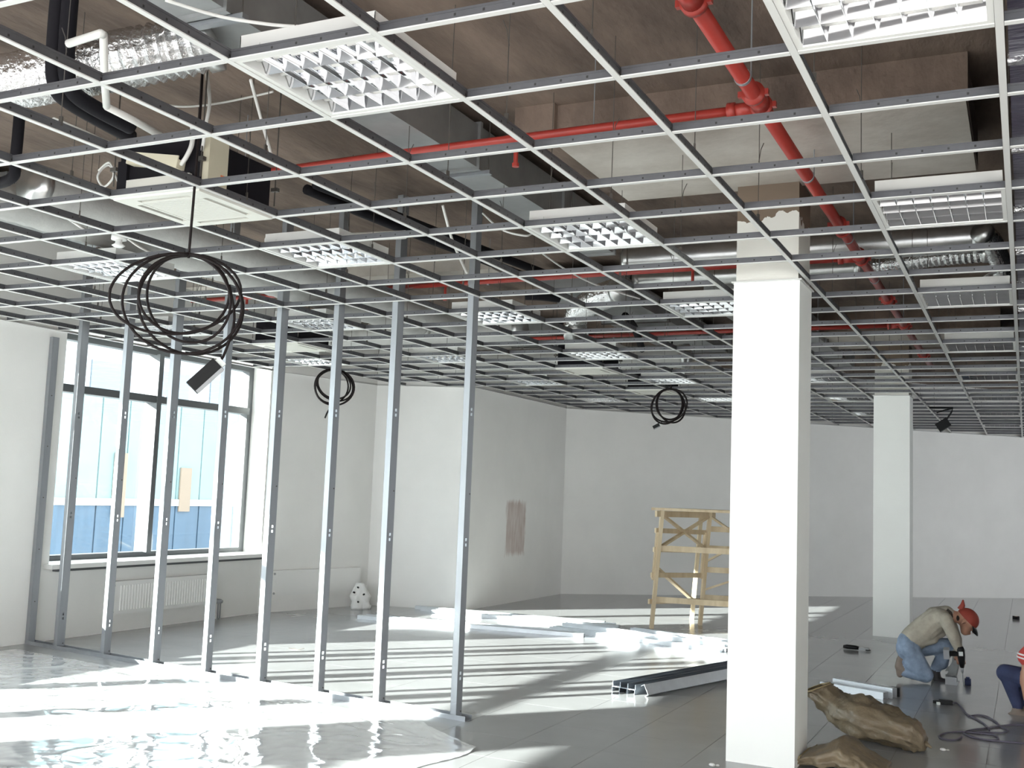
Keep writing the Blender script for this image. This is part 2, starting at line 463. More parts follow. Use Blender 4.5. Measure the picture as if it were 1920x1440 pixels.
# ================================================================ SUSPENDED GRID
grid = thing('ceiling_grid', 'white suspended ceiling grid without tiles, spanning the whole room', 'ceiling grid', (0, 0, GRID_Z))
def y_end(x):
    if x < -8.2: return 8.0
    if x < -6.86: return 9.98 + (x + 8.2) * .3
    return min(13.72 + (x + 6.86) * .93, 24.7)
def tee(L, h=.040):
    # inverted T from 0 to L along +Y
    m = MB()
    for k in range(1, int(L / .1)):
        for sx in (-1, 1): m.box(min(sx * .0035, sx * .0039), max(sx * .0035, sx * .0039), k * .1 - .004, k * .1 + .004, .016, .025, 2)
    m.box(-.012, .012, 0, L, 0, .0045, 0).box(-.0035, .0035, 0, L, .0045, h - .008, 1).box(-.006, .006, 0, L, h - .008, h, 1)
    return m
Y0 = -1.2
for i in range(-4, 15):
    x = -.6 * i
    if x < WL + .03: continue
    L = y_end(x) - .01 - Y0
    link('main_runner', tee(L, .044).mesh('main_runner', ['tee_white', 'tee_web', 'slot_dark']), grid, (x, Y0, 0))
ct_me = tee(.574, .038).mesh('cross_tee', ['tee_white', 'tee_web', 'slot_dark'])
cts = []
for i in range(-4, 14):
    xa, xb = -.6 * (i + 1), -.6 * i
    for j in range(-2, 42):
        y = .6 * j
        if y > min(y_end(xa), y_end(xb)) - .02: continue
        if i == 2 and j in (7, 20): continue          # the columns stand here
        d = Vector(((xa + xb) / 2, y, GRID_Z)) - CAM; zc = d.dot(fw); vis = False
        if zc > .5:
            u = d.dot(rt2) / zc * FPX; v = -d.dot(up2) / zc * FPX
            vis = abs(u) < 1120 and v > -800
        cts.append(((0 if vis else 1, d.length), xb - .013, y))
cts.sort()
rest = MB()
for k, (_, x, y) in enumerate(cts):
    if k < 300: link('cross_tee', ct_me, grid, (x, y, 0), PI / 2)
    else:
        rest.box(x - .574, x, y - .012, y + .012, 0, .0045, 0); rest.box(x - .574, x, y - .0035, y + .0035, .0045, .030, 1); rest.box(x - .574, x, y - .006, y + .006, .030, .038, 1)
tag(rest.build('cross_tee_field', ['tee_white', 'tee_web'], grid), kind='stuff')
# left margin pieces up to the wall
hw = MB().tube([(0, 0, .03), (.002, 0, .35), (0, 0, SLAB_Z - GRID_Z)], .0022, 5).tube([(0, 0, .35), (.012, 0, .42), (.03, .0, .46)], .0022, 5).box(-.008, .008, -.004, .004, .03, .07).mesh('hanger_wire', 'wire')
for i in range(0, 14):
    for j in range(0, 14):
        x, y = -.6 * i, .35 + 1.2 * j + (.6 if i % 2 else 0)
        if y > y_end(x) - .3 or (y > 9 and (i + j) % 2) or (2 <= i <= 3 and 3.9 < y < 4.6): continue
        link('hanger_wire', hw, grid, (x, y, 0), random.uniform(0, 6))
# corrected: margin cross tees to the window wall
mg = tee(WL * -1 - 8.4 - .03, .038).mesh('margin_tee', ['tee_white', 'tee_web', 'slot_dark'])
for j in range(0, 14): link('margin_tee', mg, grid, (-8.412, .6 * j, 0), PI / 2)

# ================================================================ LOUVRED LIGHTS
def light_meshes():
    d = {}
    a, b = .287, .268
    m = MB()
    for (x0, x1, y0, y1) in ((-a, a, -a, -b), (-a, a, b, a), (-a, -b, -b, b), (b, a, -b, b)): m.box(x0, x1, y0, y1, .003, .012)
    d['frame'] = m.mesh('light_frame', 'paint_white')
    h = .095; q = .275
    m = MB().box(-q, q, -q, -q + .003, .012, h).box(-q, q, q - .003, q, .012, h).box(-q, -q + .003, -q, q, .012, h).box(q - .003, q, -q, q, .012, h).box(-q, q, -q, q, h, h + .003)
    for x in (-.2, .2):
        for y in (-q - .004, q + .001): m.box(x - .012, x + .012, y, y + .003, .02, .06)
    d['housing'] = m.mesh('light_housing', 'paint_white')
    bw = 2 * b / 4
    pts = []
    for k in range(-7, 8):
        t = k / 7; pts.append((t * bw / 2, .010 + .062 * (1 - abs(t) ** 1.7)))
    m = MB()
    n = len(pts); vs = [(x, y, z) for x in (-b, b) for y, z in pts]
    m.add(vs, [(i, i + 1, n + i + 1, n + i) for i in range(n - 1)])
    d['reflector'] = m.mesh('reflector', 'mirror_aluminium', True)
    d['tube'] = MB().tube([(-b + .01, 0, .042), (b - .01, 0, .042)], .011, 10).mesh('lamp_tube', 'lamp_glass', True)
    m = MB()                                  # cross blade: concave wedge, sharp edge down
    prof = [(-.012, .050), (-.0045, .030), (-.0012, .010), (.0012, .010), (.0045, .030), (.012, .050)]
    m.extr(prof, (0, -b, 0), (0, b, 0))
    d['blade'] = m.mesh('cross_blade', 'mirror_aluminium', True)
    d['bw'] = bw; d['b'] = b
    return d
LM = light_meshes()
COLN = {0: 'rightmost', 3: 'second from the right', 6: 'third from the right', 9: 'fourth from the right', 12: 'leftmost'}
def ceiling_light(i, j, row):
    x, y = -.6 * (i + .5), .6 * (j + .5)
    lab = 'louvred ceiling light, %s in the %s row from the camera' % (COLN[i], ORD[row])
    if (i, j) == (0, 0): lab = 'louvred ceiling light cut off by the top right of the frame'
    if (i, j) == (3, 0): lab = 'largest bright louvred ceiling light at the upper left, nearest the camera'
    t = thing('ceiling_light', lab, 'ceiling light', (x, y, GRID_Z), 0, 'recessed louvred ceiling lights')
    link('frame', LM['frame'], t); link('housing', LM['housing'], t)
    for k in range(4): 
        yy = (-1.5 + k) * LM['bw']
        link('reflector', LM['reflector'], t, (0, yy, 0))
        if j < 12: link('lamp_tube', LM['tube'], t, (0, yy, 0))
    for k in range(1, 7): link('cross_blade', LM['blade'], t, (-LM['b'] + 2 * LM['b'] * k / 7, 0, 0))
for r, j in enumerate(range(0, 32, 4)):
    for i in (0, 3, 6, 9, 12):
        x, y = -.6 * (i + 1), .6 * (j + 1)
        if y > y_end(x) - .02: continue
        if j == 0 and i > 3: continue
        ceiling_light(i, j, r)

# ================================================================ CASSETTE AIR CONDITIONERS
def cassette(i, j, label, near=False):
    x, y = -.6 * (i + .5), .6 * (j + .5)
    t = thing('ceiling_cassette', label, 'air conditioner', (x, y, GRID_Z), 0, 'ceiling cassette air conditioners')
    a = .286
    p = MB()
    # panel frame around the four slots and the intake
    sl0, sl1, ln = .205, .238, .17
    p.box(-a, a, -a, -sl1, -.012, .004).box(-a, a, sl1, a, -.012, .004).box(-a, -sl1, -sl1, sl1, -.012, .004).box(sl1, a, -sl1, sl1, -.012, .004)
    for s in (-1, 1):
        p.box(-sl1, -ln, min(s * sl0, s * sl1), max(s * sl0, s * sl1), -.012, .004).box(ln, sl1, min(s * sl0, s * sl1), max(s * sl0, s * sl1), -.012, .004)
        p.box(min(s * sl0, s * sl1), max(s * sl0, s * sl1), -sl0, -ln, -.012, .004).box(min(s * sl0, s * sl1), max(s * sl0, s * sl1), ln, sl0, -.012, .004)
    p.box(-sl0, sl0, -sl0, -.185, -.012, .004).box(-sl0, sl0, .185, sl0, -.012, .004).box(-sl0, -.185, -.185, .185, -.012, .004).box(.185, sl0, -.185, .185, -.012, .004)
    p.build('panel', 'cassette_white', t)
    g = MB()
    for k in range(24):
        yy = -.18 + k * .36 / 23; g.box(-.184, .184, yy - .006, yy + .006, -.011, -.0042)
    g.build('intake_grille', 'cassette_white', t)
    MB().box(-.185, .185, -.185, .185, -.004, -.001).build('filter', 'tool_grey', t)
    for s in (-1, 1):
        for ax in (0, 1):
            f = MB(); c0, c1 = s * .2115, s * .2175
            c0, c1 = min(c0, c1), max(c0, c1)
            if ax: f.box(c0, c1, -ln + .004, ln - .004, -.006, -.003)
            else: f.box(-ln + .004, ln - .004, c0, c1, -.006, -.003)
            f.build('flap', 'cassette_white', t)
            f = MB()
            if ax: f.box(min(s * sl0, s * sl1), max(s * sl0, s * sl1), -ln, ln, -.0005, .003)
            else: f.box(-ln, ln, min(s * sl0, s * sl1), max(s * sl0, s * sl1), -.0005, .003)
            f.build('slot', 'slot_dark', t)
    MB().box(-.27, .27, -.27, .27, .006, .27).build('body', 'black_foam', t)
    if near:
        c = MB().box(.272, .312, -.26, -.12, .04, .29).build('control_box', 'cream_metal', t)
        MB().box(.3122, .3135, -.17, -.13, .06, .10).build('orange_label', 'orange_label', c)
        MB().box(-.20, .22, -.292, -.272, .008, .085).build('service_cover', 'cassette_white', t)
        MB().box(-.268, -.205, -.29, -.272, .01, .19).build('side_bracket', 'black_foam', t)
        MB().obox((0, -.30, .155), (.17, 0, -.028), (0, .028, 0), (.004, 0, .022)).obox((0, -.325, .165), (.17, 0, -.028), (0, .004, 0), (.005, 0, .03)).build('drain_pan', 'cream_metal', t)
        MB().tube(bez([(.17, -.30, .13), (.21, -.31, .16), (.24, -.31, .22), (.23, -.30, .30), (.2, -.29, .36)], 6), .012, 8).build('hose', 'white_cable', t, True)
    for sx in (-1, 1):
        for sy in (-1, 1): MB().tube([(sx * .29, sy * .29, .06), (sx * .29, sy * .29, SLAB_Z - GRID_Z)], .004, 6).box(sx * .29 - .02, sx * .29 + .02, sy * .29 - .012, sy * .29 + .012, .14, .16).build('hanger_rod', 'wire', t)
cassette(6, 2, 'white square air conditioner cassette above the large black cable coil', True)
cassette(11, 10, 'white air conditioner cassette near the window wall behind the studs')
cassette(7, 14, 'white air conditioner cassette in the middle distance, nearer of the far two')
cassette(7, 18, 'white air conditioner cassette furthest back, beside the small hanging coil')

# ================================================================ PIPES AND DUCTS ABOVE THE GRID
# red sprinkler main (runs away from camera) with tees, and branches across
PX, PZ = -1.085, 3.54
t = thing('sprinkler_main', 'thick red sprinkler pipe running away from the camera overhead', 'pipe', (PX, 0, PZ))
MB().tube([(0, -1.0, 0), (0, 12.6, 0)], .036, 16).build('pipe', 'red_pipe', t, True)
for y in (1.02, 2.2, 4.75, 5.72, 7.6, 9.08, 11.5):
    f = MB().tube([(0, y - .085, 0), (0, y + .085, 0)], .046, 16)
    for e in (-.085, .085): f.tube([(0, y + e - .016, 0), (0, y + e + .016, 0)], .056, 16)
    c = f.build('coupling', 'red_pipe', t, True)
    for e in (-.085, .085):
        for sx in (-.060, .060): MB().obox((sx, y + e, 0), (.012, 0, 0), (0, .014, 0), (0, 0, .014)).build('bolt_lug', 'red_pipe', c)
for y in (.6, 1.9, 3.5, 5.1, 6.6, 8.6): 
    MB().tube([(.038, y, 0), (.038, y, SLAB_Z - PZ)], .004, 6).tube([(-.0, y - .01, 0), (.0, y + .01, 0)], .040, 16).build('pipe_hanger', 'galvanised', t)
for lab, y, x1 in (('red sprinkler branch pipe crossing nearest the camera', 2.30, -7.9), ('red sprinkler branch pipe crossing behind the large column', 5.76, -8.0), ('red sprinkler branch pipe crossing furthest back', 9.08, -6.8)):
    t = thing('sprinkler_branch', lab, 'pipe', (PX, y, PZ), 0, 'red sprinkler branch pipes')
    dy = .25 if y < 3 else .2
    pts = [(-.05, 0, 0), (-2, dy * .15, 0), (x1 - PX, dy, 0)]
    MB().tube(pts, .023, 12).build('pipe', 'red_pipe', t, True)
    MB().tube([(-.03, 0, 0), (-.15, .0, 0)], .033, 12).tube([(-.13, 0, 0), (-.17, 0, 0)], .040, 12).build('coupling', 'red_pipe', t, True)
    n = 0
    x = -1.35
    while x > x1 - PX + .3:
        yy = dy * min(1, abs(x) / abs(x1 - PX))
        MB().tube([(x, yy, -.02), (x, yy, -.13)], .013, 8).tube([(x, yy, -.13), (x, yy, -.15)], .02, 8).build('sprinkler_drop', 'red_pipe', t)
        MB().tube([(x + .45, yy, 0), (x + .45, yy, SLAB_Z - PZ)], .003, 6).tube([(x + .44, yy, 0), (x + .46, yy, 0)], .027, 12).build('pipe_hanger', 'galvanised', t)
        x -= 2.4

# rectangular sheet-metal duct
t = thing('rectangular_duct', 'grey rectangular sheet metal duct running overhead behind the near light', 'duct', (-3.12, 0, 3.62))
MB().box(-.13, .13, -1.0, 5.4, 0, .27).build('duct_body', 'duct_sheet', t)
for y in (-.1, .62, 2.95, 4.3, 5.38):
    MB().box(-.15, .15, y - .015, y + .015, -.018, .288).build('flange', 'duct_sheet', t)
for y in (.62, 2.95, 4.3):
    MB().box(-.20, .20, y + .03, y + .07, -.035, -.012).build('bracket', 'galvanised', t)
    for sx in (-.18, .18): MB().tube([(sx, y + .05, -.03), (sx, y + .05, SLAB_Z - 3.62)], .004, 6).build('hanger_rod', 'wire', t)

def corr_duct(name, label, pts, r, m, amp=.06, n=18, pitch=.045, cat='duct', bands=True):
    P = bez(pts, 14); L = sum((P[i + 1] - P[i]).length for i in range(len(P) - 1))
    k = max(8, int(L / pitch * 2)); Q = []; acc = 0; i = 0; seg = (P[1] - P[0]).length
    for s in range(k + 1):
        d = L * s / k
        while d > acc + seg + 1e-9 and i < len(P) - 2:
            acc += seg; i += 1; seg = (P[i + 1] - P[i]).length
        Q.append(P[i].lerp(P[i + 1], min(1, (d - acc) / seg)))
    o0 = Q[0].copy()
    t = thing(name, label, cat, o0)
    MB().tube([q - o0 for q in Q], r, n, rfun=lambda s: r * (1 + (amp if s % 2 else -amp) + random.uniform(-.25, .25) * amp)).build('duct_skin', m, t, amp < .05)
    for e, (qa, qb) in enumerate(((Q[0], Q[1]), (Q[-2], Q[-1]))):
        dd = (qb - qa).normalized(); c = (Q[0] if e == 0 else Q[-1]) - o0
        MB().tube([c - dd * .03, c + dd * .03], r * 1.08, n).build('clamp_band', 'spiral_steel', t, True)
    return t
corr_duct('flexible_duct', 'crinkled silver flexible duct at the upper left', [F(-160, 165, 3.52), F(0, 155, 3.52), F(120, 135, 3.52), F(240, 110, 3.52), F(330, 92, 3.56), F(395, 78, 3.6)], .125, 'foil', .07)
corr_duct('flexible_duct', 'silver flexible duct elbow between studs and large column', [F(1165, 545, 3.5), F(1120, 560, 3.5), F(1085, 585, 3.5), F(1078, 612, 3.38), F(1080, 628, 3.28)], .12, 'foil', .07)
corr_duct('spiral_duct', 'round silver spiral duct passing behind the large column', [(-3.10, 6.08, 3.715), (-2.0, 6.08, 3.715), (-1.0, 6.06, 3.715), (-.26, 6.04, 3.715)], .118, 'spiral_steel', .018, 22, .09)
corr_duct('spiral_duct', 'thin round silver duct beside the second red branch pipe', [(-3.3, 6.90, 3.71), (-2.4, 6.90, 3.71), (-1.25, 6.88, 3.71)], .082, 'spiral_steel', .02, 18, .08)
corr_duct('flexible_duct', 'foil flexible duct bending by the dark film at right', [F(1640, 500, 3.72), F(1690, 492, 3.72), F(1760, 482, 3.72), F(1850, 474, 3.72)], .075, 'foil', .06)
corr_duct('flexible_duct', 'pale foil duct curving up at the right grid edge', [F(1842, 436, 3.70), F(1858, 452, 3.66), F(1872, 482, 3.6), F(1880, 515, 3.5)], .075, 'foil', .06)
INS = [('wrapped white insulated duct nearest the window wall', [(-5.75, -.3, 3.34), (-5.75, 4, 3.34), (-5.7, 6.9, 3.34)], .12),
       ('wrapped white insulated duct above the near air conditioner', [(-5.24, 1.6, 3.33), (-5.24, 2.7, 3.33), (-5.25, 5.4, 3.33), (-5.25, 6.95, 3.33)], .12),
       ('thick white insulated duct lying across behind the third stud row', [(-7.6, 7.25, 3.33), (-6.0, 7.25, 3.33), (-4.7, 7.25, 3.33)], .14),
       ('short white insulated duct beneath the second air conditioner row', [(-6.5, 9.6, 3.33), (-5.2, 9.6, 3.33), (-3.6, 9.6, 3.33)], .14)]
for lab, pts, r in INS: corr_duct('insulated_duct', lab, pts, r, 'insulation', .03, 20, .13)
for lab, (x0, x1, y0, y1, z0, z1) in (('wide grey duct box over the middle of the room', (-4.35, -3.6, 6.95, 12.2, 3.64, 3.86)), ('grey duct box above the far column', (-2.9, -2.2, 7.8, 13.5, 3.64, 3.86)), ('low grey duct box near the alcove wall', (-6.3, -5.5, 9.9, 12.6, 3.64, 3.86)), ('flat pale duct box over the window side', (-7.6, -6.9, 2.2, 4.0, 3.64, 3.88))):
    cx, cy = (x0 + x1) / 2, (y0 + y1) / 2
    t = thing('duct_box', lab, 'duct', (cx, cy, z0), 0, 'duct boxes above the grid')
    MB().box(x0 - cx, x1 - cx, y0 - cy, y1 - cy, 0, z1 - z0).build('duct_body', 'duct_sheet', t)
    y = y0 + .5
    while y < y1:
        MB().box(x0 - cx - .02, x1 - cx + .02, y - cy - .015, y - cy + .015, -.02, z1 - z0 + .02).build('flange', 'duct_sheet', t)
        MB().tube([(x0 - cx - .03, y - cy + .05, -.02), (x0 - cx - .03, y - cy + .05, SLAB_Z - z0)], .004, 6).tube([(x1 - cx + .03, y - cy + .05, -.02), (x1 - cx + .03, y - cy + .05, SLAB_Z - z0)], .004, 6).box(x0 - cx - .04, x1 - cx + .04, y - cy + .04, y - cy + .06, -.03, -.015).build('trapeze_hanger', 'wire', t)
        y += 1.3

def pipe_thing(name, label, runs, r, m, cat='pipe', n=10, clips=(), smooth=8):
    o0 = Vector(runs[0][0])
    t = thing(name, label, cat, o0)
    for run in runs: MB().tube([p - o0 for p in (bez(run, smooth) if smooth else [Vector(q) for q in run])], r, n).build('run', m, t, True)
    for c in clips: MB().box(c[0] - o0.x - .05, c[0] - o0.x + .05, c[1] - o0.y - .012, c[1] - o0.y + .012, c[2] - o0.z - r - .012, c[2] - o0.z - r).build('clip', 'galvanised', t)
    return t
a0 = F(95, 172, 3.28); b0 = F(118, 170, 3.28)
e1 = F(245, 256, 3.27); e2 = F(245, 238, 3.27)
pipe_thing('insulated_pipe', 'pair of black foam insulated pipes dropping down at the upper left',
           [[(a0.x, a0.y, 3.94), (a0.x, a0.y, 3.5), (a0.x, a0.y + .02, 3.33), (a0.x - .02, a0.y + .12, 3.28), e1],
            [(b0.x, b0.y, 3.94), (b0.x, b0.y, 3.5), (b0.x, b0.y + .02, 3.34), (b0.x - .02, b0.y + .12, 3.285), e2]], .036, 'black_foam')
pipe_thing('insulated_pipe', 'black foam pipe hooked down at the left edge', [[(F(30, 285, 3.4).x, F(30, 285, 3.4).y, 3.9), F(30, 290, 3.42), F(20, 335, 3.3), F(-40, 350, 3.3)]], .032, 'black_foam')
pipe_thing('insulated_pipe', 'pair of dark insulated pipes running back between the studs', [[F(575, 355, 3.62), F(718, 415, 3.62), F(918, 492, 3.62), F(1003, 525, 3.62)], [F(592, 345, 3.62), F(735, 402, 3.62), F(935, 480, 3.62), F(1020, 512, 3.62)]], .036, 'black_foam')
pipe_thing('insulated_pipe', 'dark insulated pipe bundle beside the silver elbow', [[F(985, 555, 3.5), F(1015, 556, 3.5), F(1048, 560, 3.5)], [F(1172, 592, 3.5), F(1190, 615, 3.46), F(1204, 655, 3.36)]], .04, 'black_foam')
pipe_thing('insulated_pipe', 'black pipe bend seen between the fifth and sixth studs', [[F(700, 582, 3.5), F(735, 578, 3.5), F(742, 560, 3.6), F(748, 540, 3.7)]], .04, 'black_foam')
pipe_thing('drain_pipe', 'thin white plastic drain pipe stepping down at the upper left', [[F(128, 82, 3.32), F(190, 62, 3.32), F(194, 66, 3.31)], [F(194, 64, 3.32), F(196, 150, 3.24), F(200, 200, 3.2)], [F(200, 200, 3.2), F(255, 228, 3.2), F(300, 254, 3.2)]], .016, 'white_cable', smooth=0)
pipe_thing('drain_pipe', 'short white plastic drain pipe beside the near black pipes', [[F(100, 225, 3.3), F(160, 250, 3.3), F(210, 272, 3.3)]], .014, 'white_cable', smooth=0)
pipe_thing('drain_pipe', 'long white pipe over the second row of lights', [[F(500, 452, 3.3), F(620, 446, 3.3), F(760, 440, 3.3)]], .03, 'white_cable', smooth=0)

# dangling and draped white cables above the grid
WC = [('white cable sagging over the nearest bright light', [F(310, 0, 3.56), F(410, 30, 3.55), F(500, 45, 3.54), F(560, 50, 3.54)], .008),
      ('white cable hanging in front of the brown slab', [F(470, 150, 3.5), F(490, 225, 3.42), F(503, 270, 3.3), F(512, 300, 3.2)], .008),
      ('thin white cable looping below the silver flexible duct', [F(300, 195, 3.6), F(350, 200, 3.55), F(420, 192, 3.58), F(512, 172, 3.6)], .006),
      ('white cable dropping from the slab to the air conditioner', [F(387, 130, 3.7), F(393, 190, 3.5), F(386, 235, 3.35), F(378, 290, 3.25)], .009),
      ('white cable hanging beside the tallest stud', [F(830, 385, 3.6), F(848, 450, 3.4), F(870, 500, 3.2), F(876, 512, 3.15)], .010),
      ('white cable drooping towards the second light row', [F(905, 400, 3.6), F(940, 430, 3.45), F(985, 442, 3.4), F(1000, 435, 3.45)], .007),
      ('long white cable running down to the silver elbow', [F(1010, 470, 3.5), F(1060, 505, 3.45), F(1120, 535, 3.4), F(1200, 560, 3.35)], .008),
      ('white coiled cable on the white insulated duct', [F(185, 320, 3.3), F(205, 305, 3.33), F(213, 330, 3.25), F(195, 350, 3.2), F(183, 330, 3.25), F(205, 310, 3.32), F(225, 350, 3.2)], .006),
      ('white cable end curling near the dark film', [F(1842, 522, 3.3), F(1855, 514, 3.33), F(1868, 511, 3.35)], .009),
      ('white cable lying across the left grid lines', [F(120, 405, 3.2), F(150, 425, 3.12), F(165, 433, 3.11)], .008),
      ('white cable draped near the smoke detector', [F(240, 448, 3.15), F(260, 462, 3.12), F(285, 475, 3.11)], .008)]
for lab, pts, r in WC:
    o0 = pts[0].copy(); o = MB().tube([p - o0 for p in bez(pts, 8)], r, 6).build('white_cable', 'white_cable', None, True); o.location = o0
    tag(o, lab, 'cable', 'white cables above the grid')

# smoke detector hanging under the grid at left
p = F(223, 450, GRID_Z)
t = thing('smoke_detector', 'small white smoke detector hanging at the left of the grid', 'detector', p)
MB().tube([(0, 0, .05), (0, 0, -.0)], .045, 16).build('base', 'paint_white', t, True)
MB().tube([(0, 0, 0), (0, 0, -.02), (0, 0, -.035), (0, 0, -.045)], [.02, .02, .04, .025], 14).build('sensor', 'paint_white', t, True)

# dark film-wrapped box along the right of the grid
t = thing('wrapped_duct', 'wide dark duct wrapped in shiny film along the right edge', 'duct', (.62, 7, 3.14))
m = MB(); nx, ny = 8, 160; vs = []; fs = []
for b_ in range(ny + 1):
    for a_ in range(nx + 1):
        x = -.60 + 1.5 * a_ / nx; y = -8.2 + 18.4 * b_ / ny
        z = .012 * noise.noise(Vector((x * 3, y * 5, 1))) + .02 * noise.noise(Vector((x * 1.2, y * 1.7, 4)))
        vs.append((x, y, z + .02))
for b_ in range(ny):
    for a_ in range(nx): i0 = b_ * (nx + 1) + a_; fs.append((i0, i0 + nx + 1, i0 + nx + 2, i0 + 1))
m.add(vs, fs); m.build('film_bottom', 'dark_film', t, True)
MB().box(-.58, .88, -8.2, 10.2, .06, .66).build('duct_body', 'black_foam', t)
for y in range(-8, 10):
    MB().box(-.605, .905, y + .1, y + .13, -.004, .03).build('tape_band', 'foil', t)

# ================================================================ STUD PARTITION
SA, SB = Vector((-8.80, 4.77, 0)), Vector((-3.63, 4.19, 0))
sdirv = (SB - SA).normalized(); srz = math.atan2(sdirv.y, sdirv.x)
t = thing('floor_track', 'galvanised steel floor track under the row of studs', 'track', SA, srz)
Lt = (SB - SA).length
MB().box(.17, Lt + .10, -.041, .041, 0, .002).build('web', 'galvanised', t)
MB().box(.17, Lt + .10, -.043, -.041, 0, .035).build('flange', 'galvanised', t)
MB().box(.17, Lt + .10, .041, .043, 0, .035).build('flange', 'galvanised', t)
XS = [-8.615, -8.17, -7.50, -6.84, -6.19, -5.56, -4.94, -4.34, -3.64]
for k, x in enumerate(XS):
    y = SA.y + (SB.y - SA.y) * (x - SA.x) / (SB.x - SA.x)
    top = 2.98 if k == 0 else SLAB_Z - .04
    names = ['short steel stud fixed against the left wall', 'steel stud second from the left wall', 'steel stud third from the left wall', 'steel stud fourth from the left wall', 'middle steel stud, fifth from the left wall',
             'steel stud fourth from the free end of the partition', 'steel stud third from the free end of the partition', 'steel stud second from the free end of the partition', 'last steel stud at the free end of the partition']
    t = thing('metal_stud', names[k], 'stud', (x, y, .003), srz, 'upright metal studs')
    thin = k % 2 == 0
    ww, dd = (.052, .070) if thin else (.054, .080)
    # web on +X, flanges front and back, lips on -X
    web = MB(); holes = [0.30, 1.25, 2.2] if k not in (0,) else []
    zz = 0
    xw0, xw1 = ww / 2 - .0016, ww / 2
    for hz in holes + [None]:
        z1 = hz - .03 if hz else top
        web.box(xw0, xw1, -dd / 2, dd / 2, zz, z1)
        if hz:
            web.box(xw0, xw1, -dd / 2, -.010, z1, hz + .03).box(xw0, xw1, .010, dd / 2, z1, hz + .03).box(xw0, xw1, -.010, .010, hz - .008, hz + .008); zz = hz + .03
    web.build('web', 'galvanised', t)
    for s in (-1, 1):
        f = MB().box(-ww / 2, ww / 2, min(s * dd / 2, s * (dd / 2 - .0016)), max(s * dd / 2, s * (dd / 2 - .0016)), 0, top)
        f.box(-ww / 2, -ww / 2 + .0016, min(s * dd / 2, s * (dd / 2 - .012)), max(s * dd / 2, s * (dd / 2 - .012)), 0, top)
        f.build('flange', 'galvanised', t)
    if k:
        MB().box(-ww / 2 - .004, ww / 2 + .004, -dd / 2 - .003, -dd / 2, GRID_Z + .09, GRID_Z + .17).build('splice_plate', 'galvanised', t)
    for z in (.05, 1.6) if k else (.4, .9, 1.4, 1.9, 2.4):
        MB().disc((ww / 2 + .001, 0 if not k else .02, z), (1, 0, 0), .006, .003, 8).build('screw', 'wire', t)

# ================================================================ RADIATORS
def radiator(label, pa, pb, z0, z1, ribs, pipe_at):
    pa, pb = Vector(pa), Vector(pb); d = pb - pa; L = d.length
    t = thing('radiator', label, 'radiator', (pa.x, pa.y, z0), math.atan2(d.y, d.x))
    H = z1 - z0          # local x along length, -y into the room
    m = MB().box(0, L, -.065, -.055, 0, H)
    m.build('front_panel', 'sill_white', t)
    MB().box(0, L, -.020, -.010, 0, H).build('back_panel', 'sill_white', t)
    n = int(L / .045)
    if ribs:
        for k in range(1, n - 2):
            x = .1 + k * (L - .2) / n
            MB().extr([(-.012, 0), (-.007, .009), (.007, .009), (.012, 0)], (x, -.065, .04), (x, -.065, H - .04), upv=(0, -1, 0)).build('rib', 'sill_white', t)
    else:
        MB().box(.06, L - .06, -.069, -.065, .03, H - .03).build('cover_plate', 'sill_white', t)
    MB().box(0, L, -.067, -.008, H, H + .006).build('top_grille', 'sill_white', t)
    for x in (.03, L - .03):
        MB().box(x - .012, x + .012, -.010, .0, .05, H - .05).build('bracket', 'sill_white', t)
    for z in (.03, H - .035):
        MB().disc((.035, -.068, z), (0, 1, 0), .014, .012, 12).build('end_cap', 'tool_grey', t)
    v = MB().tube([(L + .01, -.04, .02), (L + .06, -.04, .02), (L + .06, -.04, -z0)], .009, 8).tube([(L + .10, -.04, -z0), (L + .10, -.04, .0), (L + .02, -.04, -.0)], .009, 8).build('supply_pipe', 'tool_grey', t, True)
    MB().disc((L + .06, -.04, .02), (0, 1, 0), .028, .07, 12).disc((L + .06, -.08, .02), (0, 1, 0), .02, .03, 10).build('valve', 'tool_grey', t, True)
radiator('white ribbed panel radiator under the window', (WL + .001, 5.70, 0), (WL + .001, 7.35, 0), .19, .53, True, 0)
pA, pB = Vector((-8.65, 8.22, 0)), Vector((-8.2, 9.98, 0)); u = (pB - pA).normalized()
radiator('white smooth panel radiator near the alcove corner', pA + u * .13 + Vector((.002, 0, 0)), pA + u * 1.62 + Vector((.002, 0, 0)), .21, .52, False, 1)

# white plastic sack by the second radiator
q = Vector((-8.02, 9.55, 0))
t = thing('plastic_bag', 'crumpled white plastic bag with dark marks in the corner', 'bag', q)
m = MB(); vs = []; nu, nv = 22, 14
for i in range(nv + 1):
    h = i / nv
    for j in range(nu):
        a = 2 * PI * j / nu
        r = (.115 + .025 * math.sin(3 * a + h * 3) + .03 * noise.noise(Vector((math.cos(a) * 2, math.sin(a) * 2, h * 5)))) * (1 - .55 * h ** 3)
        vs.append((r * math.cos(a), r * math.sin(a), .34 * h + .015 * noise.noise(Vector((a, h * 6, 2)))*h))
fs = [(i * nu + j, i * nu + (j + 1) % nu, (i + 1) * nu + (j + 1) % nu, (i + 1) * nu + j) for i in range(nv) for j in range(nu)] + [tuple(reversed(range(nu))), tuple(range(nv * nu, nv * nu + nu))]
m.add(vs, fs); m.build('bag_body', 'bag_white', t, True)
for (a, h) in ((-1.2, .10), (-.6, .2), (-1.8, .22), (-1.3, .29)):
    MB().disc((.118 * math.cos(a), .118 * math.sin(a), h), (math.cos(a), math.sin(a), .3), .013, .026, 5).build('dark_mark', 'black_plastic', t)

